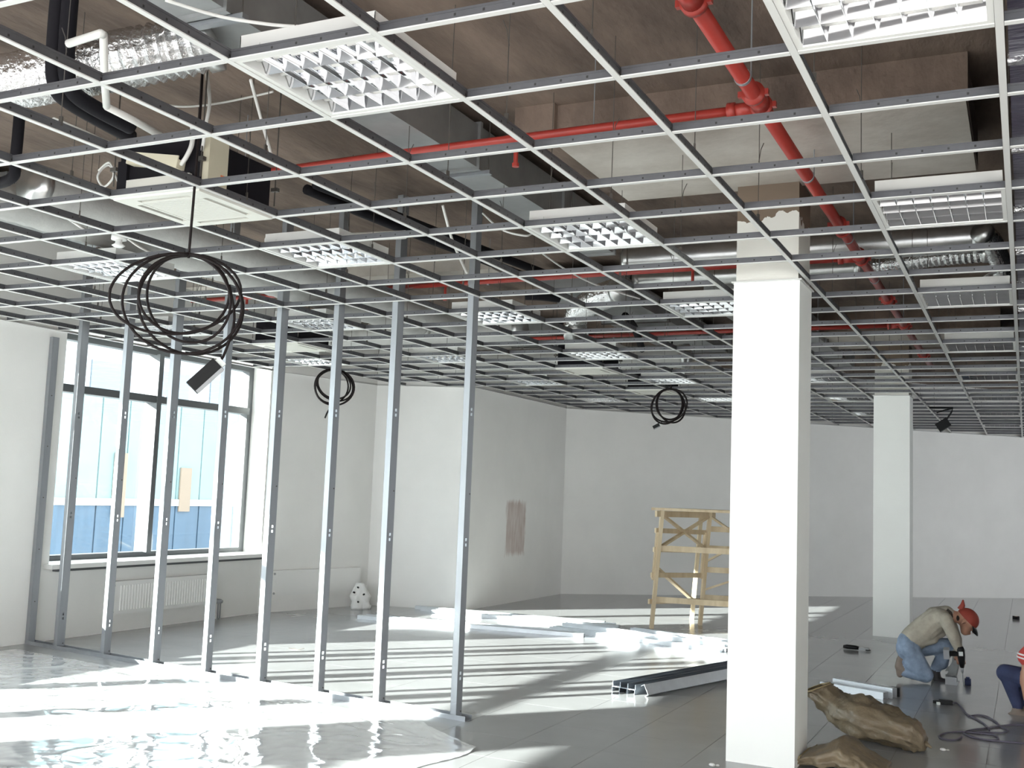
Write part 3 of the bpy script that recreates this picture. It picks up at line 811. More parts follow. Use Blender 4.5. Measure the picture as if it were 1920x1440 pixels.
# ================================================================ TRESTLE
A, B_ = Vector((-4.20, 10.36, 0)), Vector((-3.80, 11.16, 0))
Lv = Vector((.98, .17, 0)); C3 = Vector((-4.08, 11.75, 0))
t = thing('trestle_scaffold', 'tall wooden trestle scaffold with cross braces behind the column', 'scaffold', A)
def tp(name, a, b, w=.075, h=.03, upv=(1, .5, 0)):
    MB().beam(Vector(a) - A, Vector(b) - A, w, h, upv).build(name, 'timber', t)
H = 1.47
lean = Vector((.10, .02, 0))
def at(base, z): return base + lean * (z / H) + Vector((0, 0, z))
n_ = Vector((-.9, .45, 0)).normalized()
legs = [A, B_, A + Lv, B_ + Lv]
for L_ in legs + [C3]: tp('leg', at(L_, 0), at(L_, H), .085, .045)
for L_ in (A, B_): tp('leg_batten', at(L_, .6) + n_ * .05, at(L_, 1.2) + n_ * .05, .11, .03)
for z in (.33, .66, .98, 1.22):
    tp('rung', at(A, z) + n_ * .04 - (B_ - A).normalized() * .05, at(B_, z - .02) + n_ * .04 + (B_ - A).normalized() * .05, .03, .06, (0, 0, 1))
for z in (.36, .72, 1.0, 1.25):
    tp('side_rail', at(B_, z), at(B_ + Lv, z), .03, .07, (0, 0, 1)); 
for z in (.36, 1.0): tp('side_rail', at(A, z), at(A + Lv, z), .03, .07, (0, 0, 1))
tp('brace', at(A, 1.42), at(B_, .98), .025, .06, n_); tp('brace', at(A, 1.0), at(B_, 1.42), .025, .06, n_)
tp('brace', at(A, .75), at(C3, .25), .025, .07, n_)
sidev = Vector((0, -1, 0))
tp('brace', at(B_, 1.42), at(B_ + Lv, .8), .025, .07, sidev); tp('brace', at(B_, .82), at(B_ + Lv, 1.44), .025, .07, sidev)
tp('brace', at(B_, .45), at(B_ + Lv, .85), .025, .07, sidev); tp('brace', at(B_, .30), at(B_ + Lv, .50), .025, .06, sidev)
for k in range(6):
    f0 = -.02 + k * .168
    a = at(A + (B_ - A) * f0, H + .02) - Lv.normalized() * .12; b = at(A + (B_ - A) * f0, H + .02) + Lv * 1.08
    tp('deck_plank', a, b, .125, .032, (0, 0, 1))
tp('deck_joist', at(A, H - .04) - (B_ - A) * .12, at(B_, H - .04) + (B_ - A) * .1, .04, .075, (0, 0, 1))
tp('deck_joist', at(A + Lv, H - .04) - (B_ - A) * .12, at(B_ + Lv, H - .04) + (B_ - A) * .1, .04, .075, (0, 0, 1))

# ================================================================ STEEL PROFILES LYING ON THE FLOOR
def channel_prof(w, h, tk=.0025):
    return [(-w / 2, 0), (w / 2, 0), (w / 2, h), (w / 2 - tk, h), (w / 2 - tk, tk), (-w / 2 + tk, tk), (-w / 2 + tk, h), (-w / 2, h)]
def inv_prof(w, h, tk=.0025):
    return [(x, h - y) for x, y in channel_prof(w, h, tk)][::-1]
def profile_thing(label, a, b, w, h, inverted=False, z=0.0, roll=0.0, group=None):
    a, b = Vector(a), Vector(b); mid = (a + b) / 2; d = b - a
    pr = inv_prof(w, h) if inverted else channel_prof(w, h)
    if roll: pr = [(x * math.cos(roll) - y * math.sin(roll), x * math.sin(roll) + y * math.cos(roll)) for x, y in pr]; mn = min(y for x, y in pr); pr = [(x, y - mn) for x, y in pr]
    m = MB().extr(pr, Vector((-d.length / 2, 0, 0)), Vector((d.length / 2, 0, 0)))
    o = m.build('steel_profile', 'galvanised_shaded' if group and not roll else 'galvanised_floor'); o.location = (mid.x, mid.y, z); o.rotation_euler = (0, 0, math.atan2(d.y, d.x))
    return tag(o, label, 'steel profile', group or 'steel profiles on the floor')
# bundle by the large column
dv = Vector((math.cos(math.radians(74)), math.sin(math.radians(74)), 0)); sv = Vector((dv.y, -dv.x, 0))
s0 = Vector((-3.06, 5.93, 0))
PL = 2.1
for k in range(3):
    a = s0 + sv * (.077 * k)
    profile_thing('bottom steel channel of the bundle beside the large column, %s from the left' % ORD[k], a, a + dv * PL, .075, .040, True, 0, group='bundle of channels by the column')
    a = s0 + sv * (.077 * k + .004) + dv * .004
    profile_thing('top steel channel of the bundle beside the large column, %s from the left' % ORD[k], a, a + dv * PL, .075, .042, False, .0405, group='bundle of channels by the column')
a = s0 + sv * .262 + dv * .02
profile_thing('shiny steel channel leaning on the right of the bundle by the column', a, a + dv * PL, .090, .035, True, 0, math.radians(-62), 'bundle of channels by the column')
# long ones across the sunlit floor
def run(label, p, q, w=.07, h=.045, off=0.0, z=0.0, inv=False):
    p, q = Vector(p), Vector(q); d = (q - p).normalized(); s = Vector((d.y, -d.x, 0)) * off
    profile_thing(label, p + s, q + s, w, h, inv, z)
run('long steel channel lying nearest the fourth and third last studs', (-7.42, 8.62, 0), (-4.55, 8.96, 0), inv=True)
run('long steel channel just behind the one nearest the studs', (-7.40, 8.74, 0), (-4.80, 9.05, 0), inv=False)
run('long steel channel lying along the alcove wall', (-7.46, 10.08, 0), (-4.79, 10.28, 0), inv=True)
run('second long steel channel beside the alcove wall', (-7.30, 9.96, 0), (-4.60, 10.14, 0))
run('third long steel channel in front of the alcove wall', (-7.05, 9.82, 0), (-4.50, 10.0, 0), inv=True)
for k in range(4):
    run('steel channel in the wide bundle on the sunlit floor, %s from the camera' % ORD[k], (-5.12 + .03 * k, 9.32 + .085 * k, 0), (-2.92 + .05 * k, 8.84 + .085 * k, 0), inv=bool(k % 2))
run('steel channel stacked on top of the wide sunlit bundle', (-5.0, 9.42, .046), (-2.9, 8.97, .046), z=.046)
run('steel channel pointing at the foot of the trestle', (-4.3, 9.90, 0), (-2.6, 9.50, 0))
# short offcuts near the kneeling man
pa, pb = Vector((-1.58, 7.30, 0)), Vector((-1.02, 7.08, 0))
run('short pale steel offcut in front of the kneeling worker, nearer one', pa, pb, .085, .06, .04, inv=True)
run('short pale steel offcut in front of the kneeling worker, further one', pa + Vector((.05, .0, 0)), pb + Vector((.02, 0, 0)), .075, .085, -.07, inv=True)

# ================================================================ HANGING CABLE COILS
def coil(label, top, c, R, nl, tail_pts, box=None, r=.0068, seed=1, spec=None):
    rnd = random.Random(seed)
    top, c = Vector(top), Vector(c)
    t = thing('cable_coil', label, 'cable', (c.x, c.y, c.z))
    vdir = Vector((c.x - CAM.x, c.y - CAM.y, 0)).normalized()
    sd_ = Vector((vdir.y, -vdir.x, 0)); u_ = Vector((0, 0, 1))
    pts = [top - c, (top - c) * .6 + Vector((.01, 0, 0)), Vector((0, 0, R * .93))]
    MB().tube(bez(pts, 6), r, 6).build('hanging_cable', 'rubber_cable', t, True)
    for k in range(nl):
        ra = R * rnd.uniform(.72, 1.15); rb = R * rnd.uniform(.68, 1.0)
        tilt = rnd.uniform(-.12, .12); yaw = rnd.uniform(-.35, .35); ox = rnd.uniform(-.45, .3) * R
        if spec: ra, rb, ox, yaw, tilt = spec[k][0] * R, spec[k][1] * R, spec[k][2] * R, spec[k][3], spec[k][4]
        s2 = sd_ * math.cos(yaw) + vdir * math.sin(yaw)
        P = []
        for i in range(41):
            a = PI / 2 + 2 * PI * i / 40
            x = ra * math.cos(a) + ox * (1 - math.sin(a)) / 2; z = rb * math.sin(a) + (R - rb)
            P.append(s2 * (x * math.cos(tilt)) + u_ * (z + x * math.sin(tilt)) + vdir * (rnd.uniform(-.004, .004) + .012 * k - .02))
        MB().tube(P, r, 6).build('loop', 'rubber_cable', t, True)
    if tail_pts: MB().tube(bez([sd_ * x + u_ * z for x, z in tail_pts], 6), r, 6).build('tail', 'rubber_cable', t, True)
    if box:
        x, z, ang, bl, bw = box
        cc = sd_ * x + u_ * z; ax = sd_ * math.cos(ang) + u_ * math.sin(ang); ay = -sd_ * math.sin(ang) + u_ * math.cos(ang)
        bo = MB().obox(cc, ax * bl / 2, ay * bw / 2, vdir * bw * .35).build('socket_box', 'black_plastic', t)
        MB().obox(cc - ay * bw * .42 - vdir * bw * .2, ax * bl / 2 * .98, ay * bw * .12, vdir * bw * .17).build('socket_edge', 'tool_grey', bo)
        MB().obox(cc + ax * (bl / 2 + .012), ax * .014, ay * bw * .32, vdir * bw * .25).build('plug_tail', 'label_pale', bo)
    return t
coil('large coil of black cable with a socket box hanging at the left', (-3.62, 1.18, SLAB_Z), (-3.62, 1.18, 2.47), .25, 5, [(.20, .12), (.235, -.05), (.20, -.22), (.165, -.28)], (.115, -.34, math.radians(47), .17, .075), seed=3, spec=[(1.2, .80, -.35, .1, .03), (1.12, .98, -.1, -.1, -.06), (.86, .78, -.05, .2, .05), (.80, .86, .12, -.2, -.03), (1.0, .98, .25, .15, .1)])
c2 = F(627, 690, GRID_Z)
coil('medium coil of black cable hanging by the seventh stud, window side', (c2.x, c2.y, SLAB_Z), (c2.x, c2.y, 2.80), .24, 5, [(-.02, -.22), (-.06, -.3), (-.08, -.36)], None, .010, 5)
c3 = F(1258, 722, GRID_Z)
coil('small coil of black cable hanging before the far wall', (c3.x, c3.y, 3.63), (c3.x, c3.y, 2.78), .23, 4, [(-.1, -.2), (-.15, -.24), (-.2, -.26)], (-.17, -.25, .5, .09, .05), .011, 8)
p = F(1787, 766, GRID_Z)
t = thing('hanging_speaker', 'small black device dangling from the grid by the far wall', 'device', p)
MB().tube([(-.32, 0, .01), (0, 0, .01), (-.02, 0, -.05), (-.10, 0, -.18)], .012, 6).build('bracket', 'black_plastic', t)
MB().tube([(-.22, 0, -.06), (-.1, 0, -.02), (0, 0, .0)], .01, 6).build('cable', 'black_plastic', t)
MB().obox((-.13, 0, -.235), (.075, 0, .05), (0, .06, 0), (-.035, 0, .055)).build('body', 'black_plastic', t)

# ================================================================ PLASTIC FILM ON THE FLOOR
m = MB(); vs = []; fs = []
nx, ny = 190, 150
def film_right(y): return -3.12 - .12 * noise.noise(Vector((y * 1.7, 3, 1))) - max(0, (2.6 - y)) * .15 - max(0, y - 4.0) * 1.6
x0f, y0f, y1f = -8.42, -.6, 4.42
for j in range(ny + 1):
    for i in range(nx + 1):
        fy = j / ny; fx = i / nx
        yb = y0f + (y1f - y0f) * fy
        x = x0f + (film_right(yb) - x0f) * fx
        y = yb - max(0, (x + 8.4)) * .105 * fy
        r1 = noise.noise(Vector((x * 1.6, y * 2.6, 0))); r2 = noise.noise(Vector((x * 5 + y * 2, y * 7, 3))); r3 = noise.noise(Vector((x * 14 + 3 * r1, y * 11, 7)))
        z = .004 + .010 * max(0, 1 - abs(r1) * 9) * (.5 + r2) + .004 * max(0, 1 - abs(r2) * 9) + .0008 * (1 - abs(r3))
        vs.append((x, y, max(.0025, z)))
for j in range(ny):
    for i in range(nx):
        a = j * (nx + 1) + i; fs.append((a, a + 1, a + nx + 2, a + nx + 1))
m.add(vs, fs)
o = m.build('plastic_sheet', 'clear_film', None, True)
tag(o, 'wrinkled clear plastic sheet spread over the floor before the studs', 'plastic sheet')

# ================================================================ SACKS
def sack(name, label, sections, mouth=None, loc=None, seed=0, nu=40):
    # sections: (centre, side vector, up vector, half width, half height, flat-bottom floor z)
    o0 = Vector(sections[0][0]); o0.z = 0
    K = []
    for s in range(len(sections) - 1):
        for k in range(8):
            tt = k / 8; K.append([(sections[s][q] if not isinstance(sections[s][q], (tuple, list, Vector)) else Vector(sections[s][q])) * (1 - tt) + (Vector(sections[s + 1][q]) if isinstance(sections[s + 1][q], (tuple, list, Vector)) else sections[s + 1][q]) * tt for q in range(5)])
    K.append([Vector(q) if isinstance(q, (tuple, list, Vector)) else q for q in sections[-1]])
    vs = []
    for i, (c, sv_, uv_, hw_, hh_) in enumerate(K):
        c, sv_, uv_ = Vector(c), Vector(sv_).normalized(), Vector(uv_).normalized()
        for j in range(nu):
            a = 2 * PI * j / nu
            n1 = noise.noise(Vector((math.cos(a) * 1.3 + seed, math.sin(a) * 1.3, i * .13)))
            n2 = abs(noise.noise(Vector((math.cos(a) * 2.2, math.sin(a) * 2.2 + seed, i * .21)))) 
            n3 = abs(noise.noise(Vector((math.cos(a) * 5, math.sin(a) * 5 + seed, i * .3))))
            fold = max(0, 1 - 6 * abs(noise.noise(Vector((math.cos(a + i * .02) * 1.5 + seed * 2, math.sin(a + i * .02) * 1.5, i * .022)))))
            fold2 = max(0, 1 - 7 * abs(noise.noise(Vector((math.cos(a - i * .03) * 2.4, math.sin(a - i * .03) * 2.4 + seed, i * .04 + 5)))))
            k = .93 + .14 * n1 + .20 * fold + .14 * fold2 - .05 * n3
            p = c + sv_ * (math.cos(a) * hw_ * k) + uv_ * (math.sin(a) * hh_ * k)
            p.z = max(.003 + .002 * (n1 + 1), p.z)
            vs.append(p - o0)
    n = len(K)
    fs = [(i * nu + j, i * nu + (j + 1) % nu, (i + 1) * nu + (j + 1) % nu, (i + 1) * nu + j) for i in range(n - 1) for j in range(nu)]
    fs.append(tuple(range((n - 1) * nu, n * nu)))
    t = thing(name, label, 'sack', o0)
    MB().add(vs, fs).build('sack_body', 'sack_weave', t, True)
    # hem ring at the open mouth
    ring = [Vector(vs[j]) for j in range(nu)] + [Vector(vs[0])]
    MB().tube(ring, .006, 6).build('hem', 'sack_edge', t, True)
    # tied corner at the end
    e = Vector(vs[(n - 1) * nu]); c_end = sum((Vector(vs[(n - 1) * nu + j]) for j in range(nu)), Vector()) / nu
    MB().tube([c_end, c_end + (c_end - (Vector(K[-3][0]) - o0)).normalized() * .05 + Vector((0, 0, .0))], [.02, .006], 8).build('corner_ear', 'sack_weave', t, True)
    return t
sack('woven_sack', 'large brown woven sack slumped beside the column, standing mouth up', [
    ((-1.33, 5.42, .30), (.25, .9, .1), (.9, -.1, .35), .12, .085),
    ((-1.28, 5.41, .27), (.25, .9, 0), (.8, 0, .55), .11, .08),
    ((-1.20, 5.38, .21), (.2, .9, 0), (.6, 0, .8), .11, .09),
    ((-1.12, 5.33, .17), (.2, .9, 0), (.4, 0, .9), .15, .12),
    ((-1.00, 5.28, .15), (.2, .9, 0), (.25, 0, .95), .19, .15),
    ((-.87, 5.24, .125), (.2, .95, 0), (.1, 0, 1), .20, .13),
    ((-.74, 5.20, .11), (.1, .98, 0), (0, 0, 1), .20, .115),
    ((-.63, 5.16, .095), (.1, .98, 0), (0, 0, 1), .18, .10),
    ((-.57, 5.13, .06), (.1, .98, 0), (0, 0, 1), .10, .055)], seed=2)
sack('woven_sack', 'flat brown woven sack in front, cut by the bottom edge', [
    ((-1.21, 4.44, .035), (.1, 1, .0), (.1, 0, 1), .24, .035),
    ((-1.10, 4.42, .055), (.1, 1, 0), (0, 0, 1), .26, .055),
    ((-.99, 4.40, .085), (.05, 1, 0), (0, 0, 1), .24, .09),
    ((-.91, 4.40, .065), (0, 1, 0), (0, 0, 1), .25, .07),
    ((-.81, 4.38, .04), (0, 1, 0), (0, 0, 1), .24, .04),
    ((-.72, 4.37, .025), (0, 1, 0), (0, 0, 1), .20, .02)], seed=9)

# ================================================================ PEOPLE
def capsule(mb, a, b, ra, rb, n=14):
    a, b = Vector(a), Vector(b); d = (b - a)
    L = d.length; u = d.normalized(); pts = []; rs = []
    for k in range(5):
        th = PI / 2 * k / 4; pts.append(a - u * ra * math.cos(th)); rs.append(max(.0005, ra * math.sin(th)))
    for k in range(1, 5):
        pts.append(a.lerp(b, k / 5)); rs.append(ra + (rb - ra) * k / 5)
    for k in range(5):
        th = PI / 2 * k / 4; pts.append(b + u * rb * math.sin(th)); rs.append(max(.0005, rb * math.cos(th)))
    mb.tube(pts, rs, n)
def make_body(t, prims, mats, voxel=.008, smooth_it=4):
    # prims: (a, b, ra, rb, material index); union skinned into one continuous surface
    mb = MB()
    for a, b, ra, rb, mi in prims: capsule(mb, a, b, ra, rb)
    me = mb.mesh('tmp_body', 'skin')
    tmp = bpy.data.objects.new('tmp_body', me); col.objects.link(tmp)
    r = tmp.modifiers.new('r', 'REMESH'); r.mode = 'VOXEL'; r.voxel_size = voxel; r.use_smooth_shade = True
    sm = tmp.modifiers.new('s', 'SMOOTH'); sm.iterations = smooth_it; sm.factor = .5
    dg = bpy.context.evaluated_depsgraph_get(); dg.update()
    body = bpy.data.meshes.new_from_object(tmp.evaluated_get(dg))
    bpy.data.objects.remove(tmp); bpy.data.meshes.remove(me)
    body.name = 'body'; body.materials.clear()
    for m in mats: body.materials.append(MATS[m])
    P = np.empty(len(body.polygons) * 3); body.polygons.foreach_get('center', P); P = P.reshape(-1, 3)
    best = np.full(len(P), 1e9); idx = np.zeros(len(P), int)
    for a, b, ra, rb, mi in prims:
        a, b = np.array(a), np.array(b); d = b - a; tt = np.clip(((P - a) @ d) / max(d @ d, 1e-9), 0, 1)
        ds = np.linalg.norm(P - (a + tt[:, None] * d), axis=1) - (ra + (rb - ra) * tt)
        k = ds < best; best[k] = ds[k]; idx[k] = mi
    body.polygons.foreach_set('material_index', idx.tolist())
    body.polygons.foreach_set('use_smooth', [True] * len(body.polygons))
    body.update()
    return link('body', body, t)

# --- kneeling worker (near side = his right side)
YB = 8.28
root1 = Vector((-.80, YB, 0))
def J(cx, cy, dy=0.0):
    return tuple(WY(1620 + cx / 4.8, 1100 + cy / 4.8, YB + dy) - root1)
t = thing('person', 'person in khaki shirt, blue jeans and red cap kneeling with a drill', 'person', root1)
SK, SH, JN, SO, GL = 0, 1, 2, 3, 4
def hand(prims, wrist, palm_dir, across, normal, mi, curl=.9, s=1.0):
    # palm and five curled fingers
    wrist, pd, ac, nn = Vector(wrist), Vector(palm_dir).normalized(), Vector(across).normalized(), Vector(normal).normalized()
    for k in (-1, 0, 1): prims.append((tuple(wrist + ac * .022 * k * s + pd * .01), tuple(wrist + pd * .075 * s + ac * .026 * k * s), .015 * s, .014 * s, mi))
    for k, ln in enumerate((.062, .072, .068, .054)):
        b = wrist + pd * .085 * s + ac * (-.032 + .0215 * k) * s
        e = b + (pd * math.cos(curl) + nn * math.sin(curl)) * ln * .5 * s
        f_ = e + (pd * math.cos(curl * 2.1) + nn * math.sin(curl * 2.1)) * ln * .5 * s
        prims.append((tuple(b), tuple(e), .0098 * s, .009 * s, mi)); prims.append((tuple(e), tuple(f_), .009 * s, .0078 * s, mi))
    b = wrist + pd * .025 * s - ac * .03 * s; e = b + (pd * .6 - ac * .5 + nn * .5).normalized() * .04 * s; f_ = e + (pd * .6 + nn * .8).normalized() * .03 * s
    prims.append((tuple(b), tuple(e), .012 * s, .0105 * s, mi)); prims.append((tuple(e), tuple(f_), .0105 * s, .009 * s, mi))
pr = []
pel = J(425, 545, 0)
pr += [(J(400, 555, -.07), J(410, 550, .09), .115, .115, JN), (J(400, 500, -.05), J(420, 495, .06), .105, .105, JN)]
# torso
pr += [(J(440, 470, -.03), J(540, 390, -.03), .118, .125, SH), (J(460, 465, .06), J(560, 380, .06), .118, .125, SH),
       (J(540, 390, -.03), J(650, 300, -.05), .125, .120, SH), (J(560, 380, .06), J(680, 290, .07), .125, .118, SH),
       (J(650, 285, 0), J(735, 250, 0), .115, .085, SH), (J(690, 280, -.10), J(730, 275, .13), .085, .08, SH)]
# shirt hem
pr += [(J(500, 490, -.06), J(620, 470, -.04), .06, .05, SH), (J(560, 440, -.02), J(690, 400, 0), .08, .06, SH)]
# neck and head
pr += [(J(745, 245, 0), J(850, 280, 0), .056, .052, SK)]
hc = Vector(J(920, 300, 0)); hu = Vector((.62, 0, .78)).normalized(); hf = Vector((.78, 0, -.62)).normalized()
pr += [(tuple(hc - hf * .015 + hu * .01), tuple(hc + hf * .02 + hu * .015), .088, .086, SK), (tuple(hc - hu * .03 + hf * .03), tuple(hc - hu * .085 + hf * .055), .066, .042, SK),
       (tuple(hc + hf * .10 - hu * .015), tuple(hc + hf * .118 - hu * .045), .010, .014, SK),
       (tuple(hc + hf * .092 - hu * .078), tuple(hc + hf * .098 - hu * .080), .016, .014, SK)]
for s in (-1, 1):
    pr.append((tuple(hc + Vector((0, s * .088, 0)) - hu * .005 - hf * .01), tuple(hc + Vector((0, s * .094, 0)) - hu * .04 - hf * .012), .017, .011, SK))
# right leg (near), kneeling
pr += [(J(405, 565, -.09), J(555, 790, -.10), .098, .072, JN), (J(555, 800, -.10), J(380, 770, -.09), .066, .050, JN), (J(430, 690, -.1), J(520, 790, -.1), .08, .06, JN),
       (J(375, 765, -.09), J(318, 720, -.09), .045, .042, SO), (J(320, 700, -.09), J(322, 790, -.09), .040, .030, SO), (J(322, 650, -.09), J(320, 720, -.09), .030, .042, SO)]
# left leg (far), knee raised
pr += [(J(440, 545, .09), J(760, 530, .15), .098, .072, JN), (J(760, 535, .15), J(650, 730, .16), .070, .052, JN), (J(720, 600, .15), J(700, 690, .15), .06, .06, JN),
       (J(640, 760, .16), J(655, 835, .15), .045, .045, 5), (J(650, 845, .15), J(770, 868, .12), .042, .032, 5)]
# right arm
pr += [(J(735, 290, -.15), J(810, 460, -.17), .062, .052, SH), (J(810, 460, -.17), J(852, 560, -.13), .052, .040, SH), (J(850, 555, -.13), J(862, 595, -.12), .030, .028, SK)]
hand(pr, J(862, 598, -.12), (.12, .1, -1), (1, 0, .1), (0, 1, 0), SK, 1.0)
# left arm
pr += [(J(760, 285, .15), J(835, 480, .17), .060, .050, SH), (J(835, 480, .17), J(830, 640, .10), .050, .036, SH), (J(830, 640, .10), J(822, 690, .08), .034, .032, GL)]
hand(pr, J(822, 695, .08), (-.25, -.2, -1), (.9, -.3, 0), (-.3, -.9, 0), GL, .9, 1.1)
make_body(t, pr, ['skin', 'shirt', 'jeans', 'shoe', 'glove', 'shoe_dark'])
# cap, brim, belt, collar, eyes
m = MB(); nu, nv = 20, 8; vs = []
yv = Vector((0, 1, 0)); cu = (hu * .95 + hf * .12).normalized(); cf = (hf - cu * hf.dot(cu)).normalized()
for i in range(nv + 1):
    th = PI / 2 * 1.02 * i / nv
    for j in range(nu):
        ph = 2 * PI * j / nu
        vs.append(hc + cu * (.012 + .100 * math.cos(th)) + (cf * math.cos(ph) * .108 + yv * math.sin(ph) * .098) * math.sin(th))
fs = [(i * nu + j, (i + 1) * nu + j, (i + 1) * nu + (j + 1) % nu, i * nu + (j + 1) % nu) for i in range(nv) for j in range(nu)]
cap = MB().add(vs, fs).build('cap', 'cap_red', t, True)
m = MB(); vs = []
for i in range(4):
    for j in range(9):
        ph = -.9 + 1.8 * j / 8; rr = .104 + .022 * i
        vs.append(hc + cu * (.012 - .004 * i * i) + cf * math.cos(ph) * rr + yv * math.sin(ph) * .095)
m.add(vs + [v - cu * .006 for v in vs], [(i * 9 + j, i * 9 + j + 1, (i + 1) * 9 + j + 1, (i + 1) * 9 + j) for i in range(3) for j in range(8)] + [(36 + i * 9 + j, 36 + (i + 1) * 9 + j, 36 + (i + 1) * 9 + j + 1, 36 + i * 9 + j + 1) for i in range(3) for j in range(8)])
m.build('brim', 'black_plastic', cap, True)
MB().tube([hc + cu * .03 - cf * .10, hc + cu * .075 - cf * .118, hc + cu * .11 - cf * .150], [.032, .022, .006], 8).build('cap_tab', 'cap_red', cap, True)
MB().ell(hc - hu * .02 - hf * .052, (.045, .072, .045)).build('hair', 'hair', t, True)
MB().tube([Vector(J(745, 210, -.06)), Vector(J(775, 235, -.065)), Vector(J(790, 275, -.04))], .018, 8).build('collar', 'hair', t, True)
for s in (-1, 1): MB().ell(hc + hf * .088 - hu * .012 + yv * s * .034, (.009, .009, .009), None, 8, 6).build('eye', 'black_plastic', t, True)
# drill in the right hand
dA, dB = Vector(J(872, 570, -.17)) + root1, Vector(J(885, 745, -.12)) + root1
dt = thing('cordless_drill', 'black cordless drill held upright by the kneeling worker', 'drill', dB)
u = (dA - dB).normalized(); sx = Vector((1, 0, 0)); sx = (sx - u * sx.dot(u)).normalized(); sy = u.cross(sx)
MB().tube([u * .02, u * .06, u * .13, u * .19, u * .215], [.018, .026, .034, .034, .024], 12).build('motor_body', 'black_plastic', dt, True)
MB().obox(u * .15 - sx * .055 , sx * .06, sy * .02, u * .018).build('handle', 'black_plastic', dt)
MB().obox(u * .15 - sx * .125, sx * .025, sy * .035, u * .045).build('battery', 'tool_grey', dt)
MB().obox(u * .165 + sx * .0 - sy * .036, sx * .018, sy * .002, u * .02).build('pale_label', 'label_pale', dt)
MB().tube([u * .025, -u * .03], [.017, .010], 10).build('chuck', 'tool_grey', dt, True)
MB().tube([-u * .03, -u * (dB.z - .004) / u.z], .004, 6).build('bit', 'galvanised', dt)
# metal bracket and little block under his left hand
o0 = root1 + Vector(J(785, 790, 0)); o0.z = 0
o = MB().obox((0, 0, .055), (.05, 0, 0), (0, .04, 0), (0, 0, .035)).obox((.05, -.02, .03), (.018, 0, .026), (0, .03, 0), (-.006, 0, .006)).build('floor_bracket', 'tool_grey'); o.location = o0 + Vector((0, 0, -.02)); o.data.transform(Matrix.Translation((0, 0, .0)))
tag(o, 'small grey metal bracket on the floor under the drill', 'bracket')
bx = root1 + Vector(J(890, 810, 0))
o = MB().tube([(0, 0, 0), (0, 0, .06)], .028, 12).tube([(0, 0, .06), (0, 0, .075)], .016, 10).build('anchor_cup', 'jeans_dark', None, True); o.location = (bx.x + .04, bx.y + .05, 0)
tag(o, 'small dark blue cup on the floor beside the drill bit', 'cup')

# --- second worker, cut by the right edge
Y2 = 7.12
root2 = Vector((.10, Y2, 0))
def K2(px, py, dy=0.0): return tuple(WY(px, py, Y2 + dy) - root2)
t = thing('person', 'person in red striped shirt and dark jeans squatting at the right edge', 'person', root2)
pr = []
# squatting, facing left: knees up, feet flat
TS, HS = 30, 62
pr += [(K2(1888, 1262, -.10), K2(1908, 1322, -.10), .068, .045, 2), (K2(1886, 1262, -.10), K2(1990, 1290, -.10), .074, .10, 2),
       (K2(1896, 1268, .22), K2(1914, 1318, .22), .066, .045, 2), (K2(1896, 1266, .22), K2(1990, 1290, .14), .072, .10, 2),
       (K2(2005, 1290, -.07), K2(2008, 1290, .12), .125, .125, 2),
       (K2(1908, 1330, -.10), K2(1904, 1338, -.10), .042, .036, 3), (K2(1906, 1339, -.10), K2(1935, 1340, -.10), .034, .036, 3), (K2(1895, 1341, -.10), K2(1906, 1339, -.10), .026, .034, 3),
       (K2(1914, 1326, .22), K2(1908, 1332, .22), .042, .034, 3), (K2(1902, 1333, .22), K2(1930, 1332, .22), .028, .034, 3),
       (K2(2005, 1270, .02), K2(1972 + TS, 1215, .02), .15, .155, 1), (K2(1972 + TS, 1215, .02), K2(1950 + TS, 1175, .02), .155, .13, 1), (K2(1944 + TS, 1176, -.12), K2(1944 + TS, 1174, .18), .085, .085, 1),
       (K2(1938 + TS + 8, 1155, .02), K2(1928 + HS, 1133, .02), .056, .054, 0), (K2(1918 + HS, 1108, .02), K2(1914 + HS, 1112, .02), .098, .092, 0), (K2(1906 + HS, 1124, .02), K2(1902 + HS, 1130, .02), .06, .045, 0),
       (K2(1893 + HS, 1112, .02), K2(1889 + HS, 1116, .02), .011, .013, 0)]
for s in (-.09, .13): pr.append((K2(1920 + HS, 1110, s), K2(1921 + HS, 1117, s), .016, .012, 0))
for s, ds in ((-1, -.18), (1, .24)):
    pr += [(K2(1940 + TS, 1184, ds), K2(1925, 1232, ds), .066, .070, 1), (K2(1928, 1236, ds), K2(1923, 1280, ds), .044, .040, 0), (K2(1923, 1280, ds), K2(1926, 1312, ds), .040, .028, 0)]
    hand(pr, K2(1926, 1312, ds), (-.1, 0, -1), (0, -s, 0), (.8, 0, -.2), 0, .5)
make_body(t, pr, ['skin', 'red_shirt', 'jeans_dark', 'shoe'])
hc2 = Vector(K2(1917 + HS, 1106, .02))
MB().ell(hc2 + Vector((.02, 0, .025)), (.105, .1, .095)).build('hair', 'hair', t, True)
for s in (-.035, .035): MB().ell(hc2 + Vector((-.098, s, -.004)), (.009, .009, .009), None, 8, 6).build('eye', 'black_plastic', t, True)
for z in (0, .028):
    MB().tube([Vector(K2(1924, 1236, -.18)) + Vector((0, 0, z)), Vector(K2(1924, 1236, -.18)) + Vector((.002, 0, z + .012))], .0715, 16).build('sleeve_stripe', 'white_stripe', t, True)

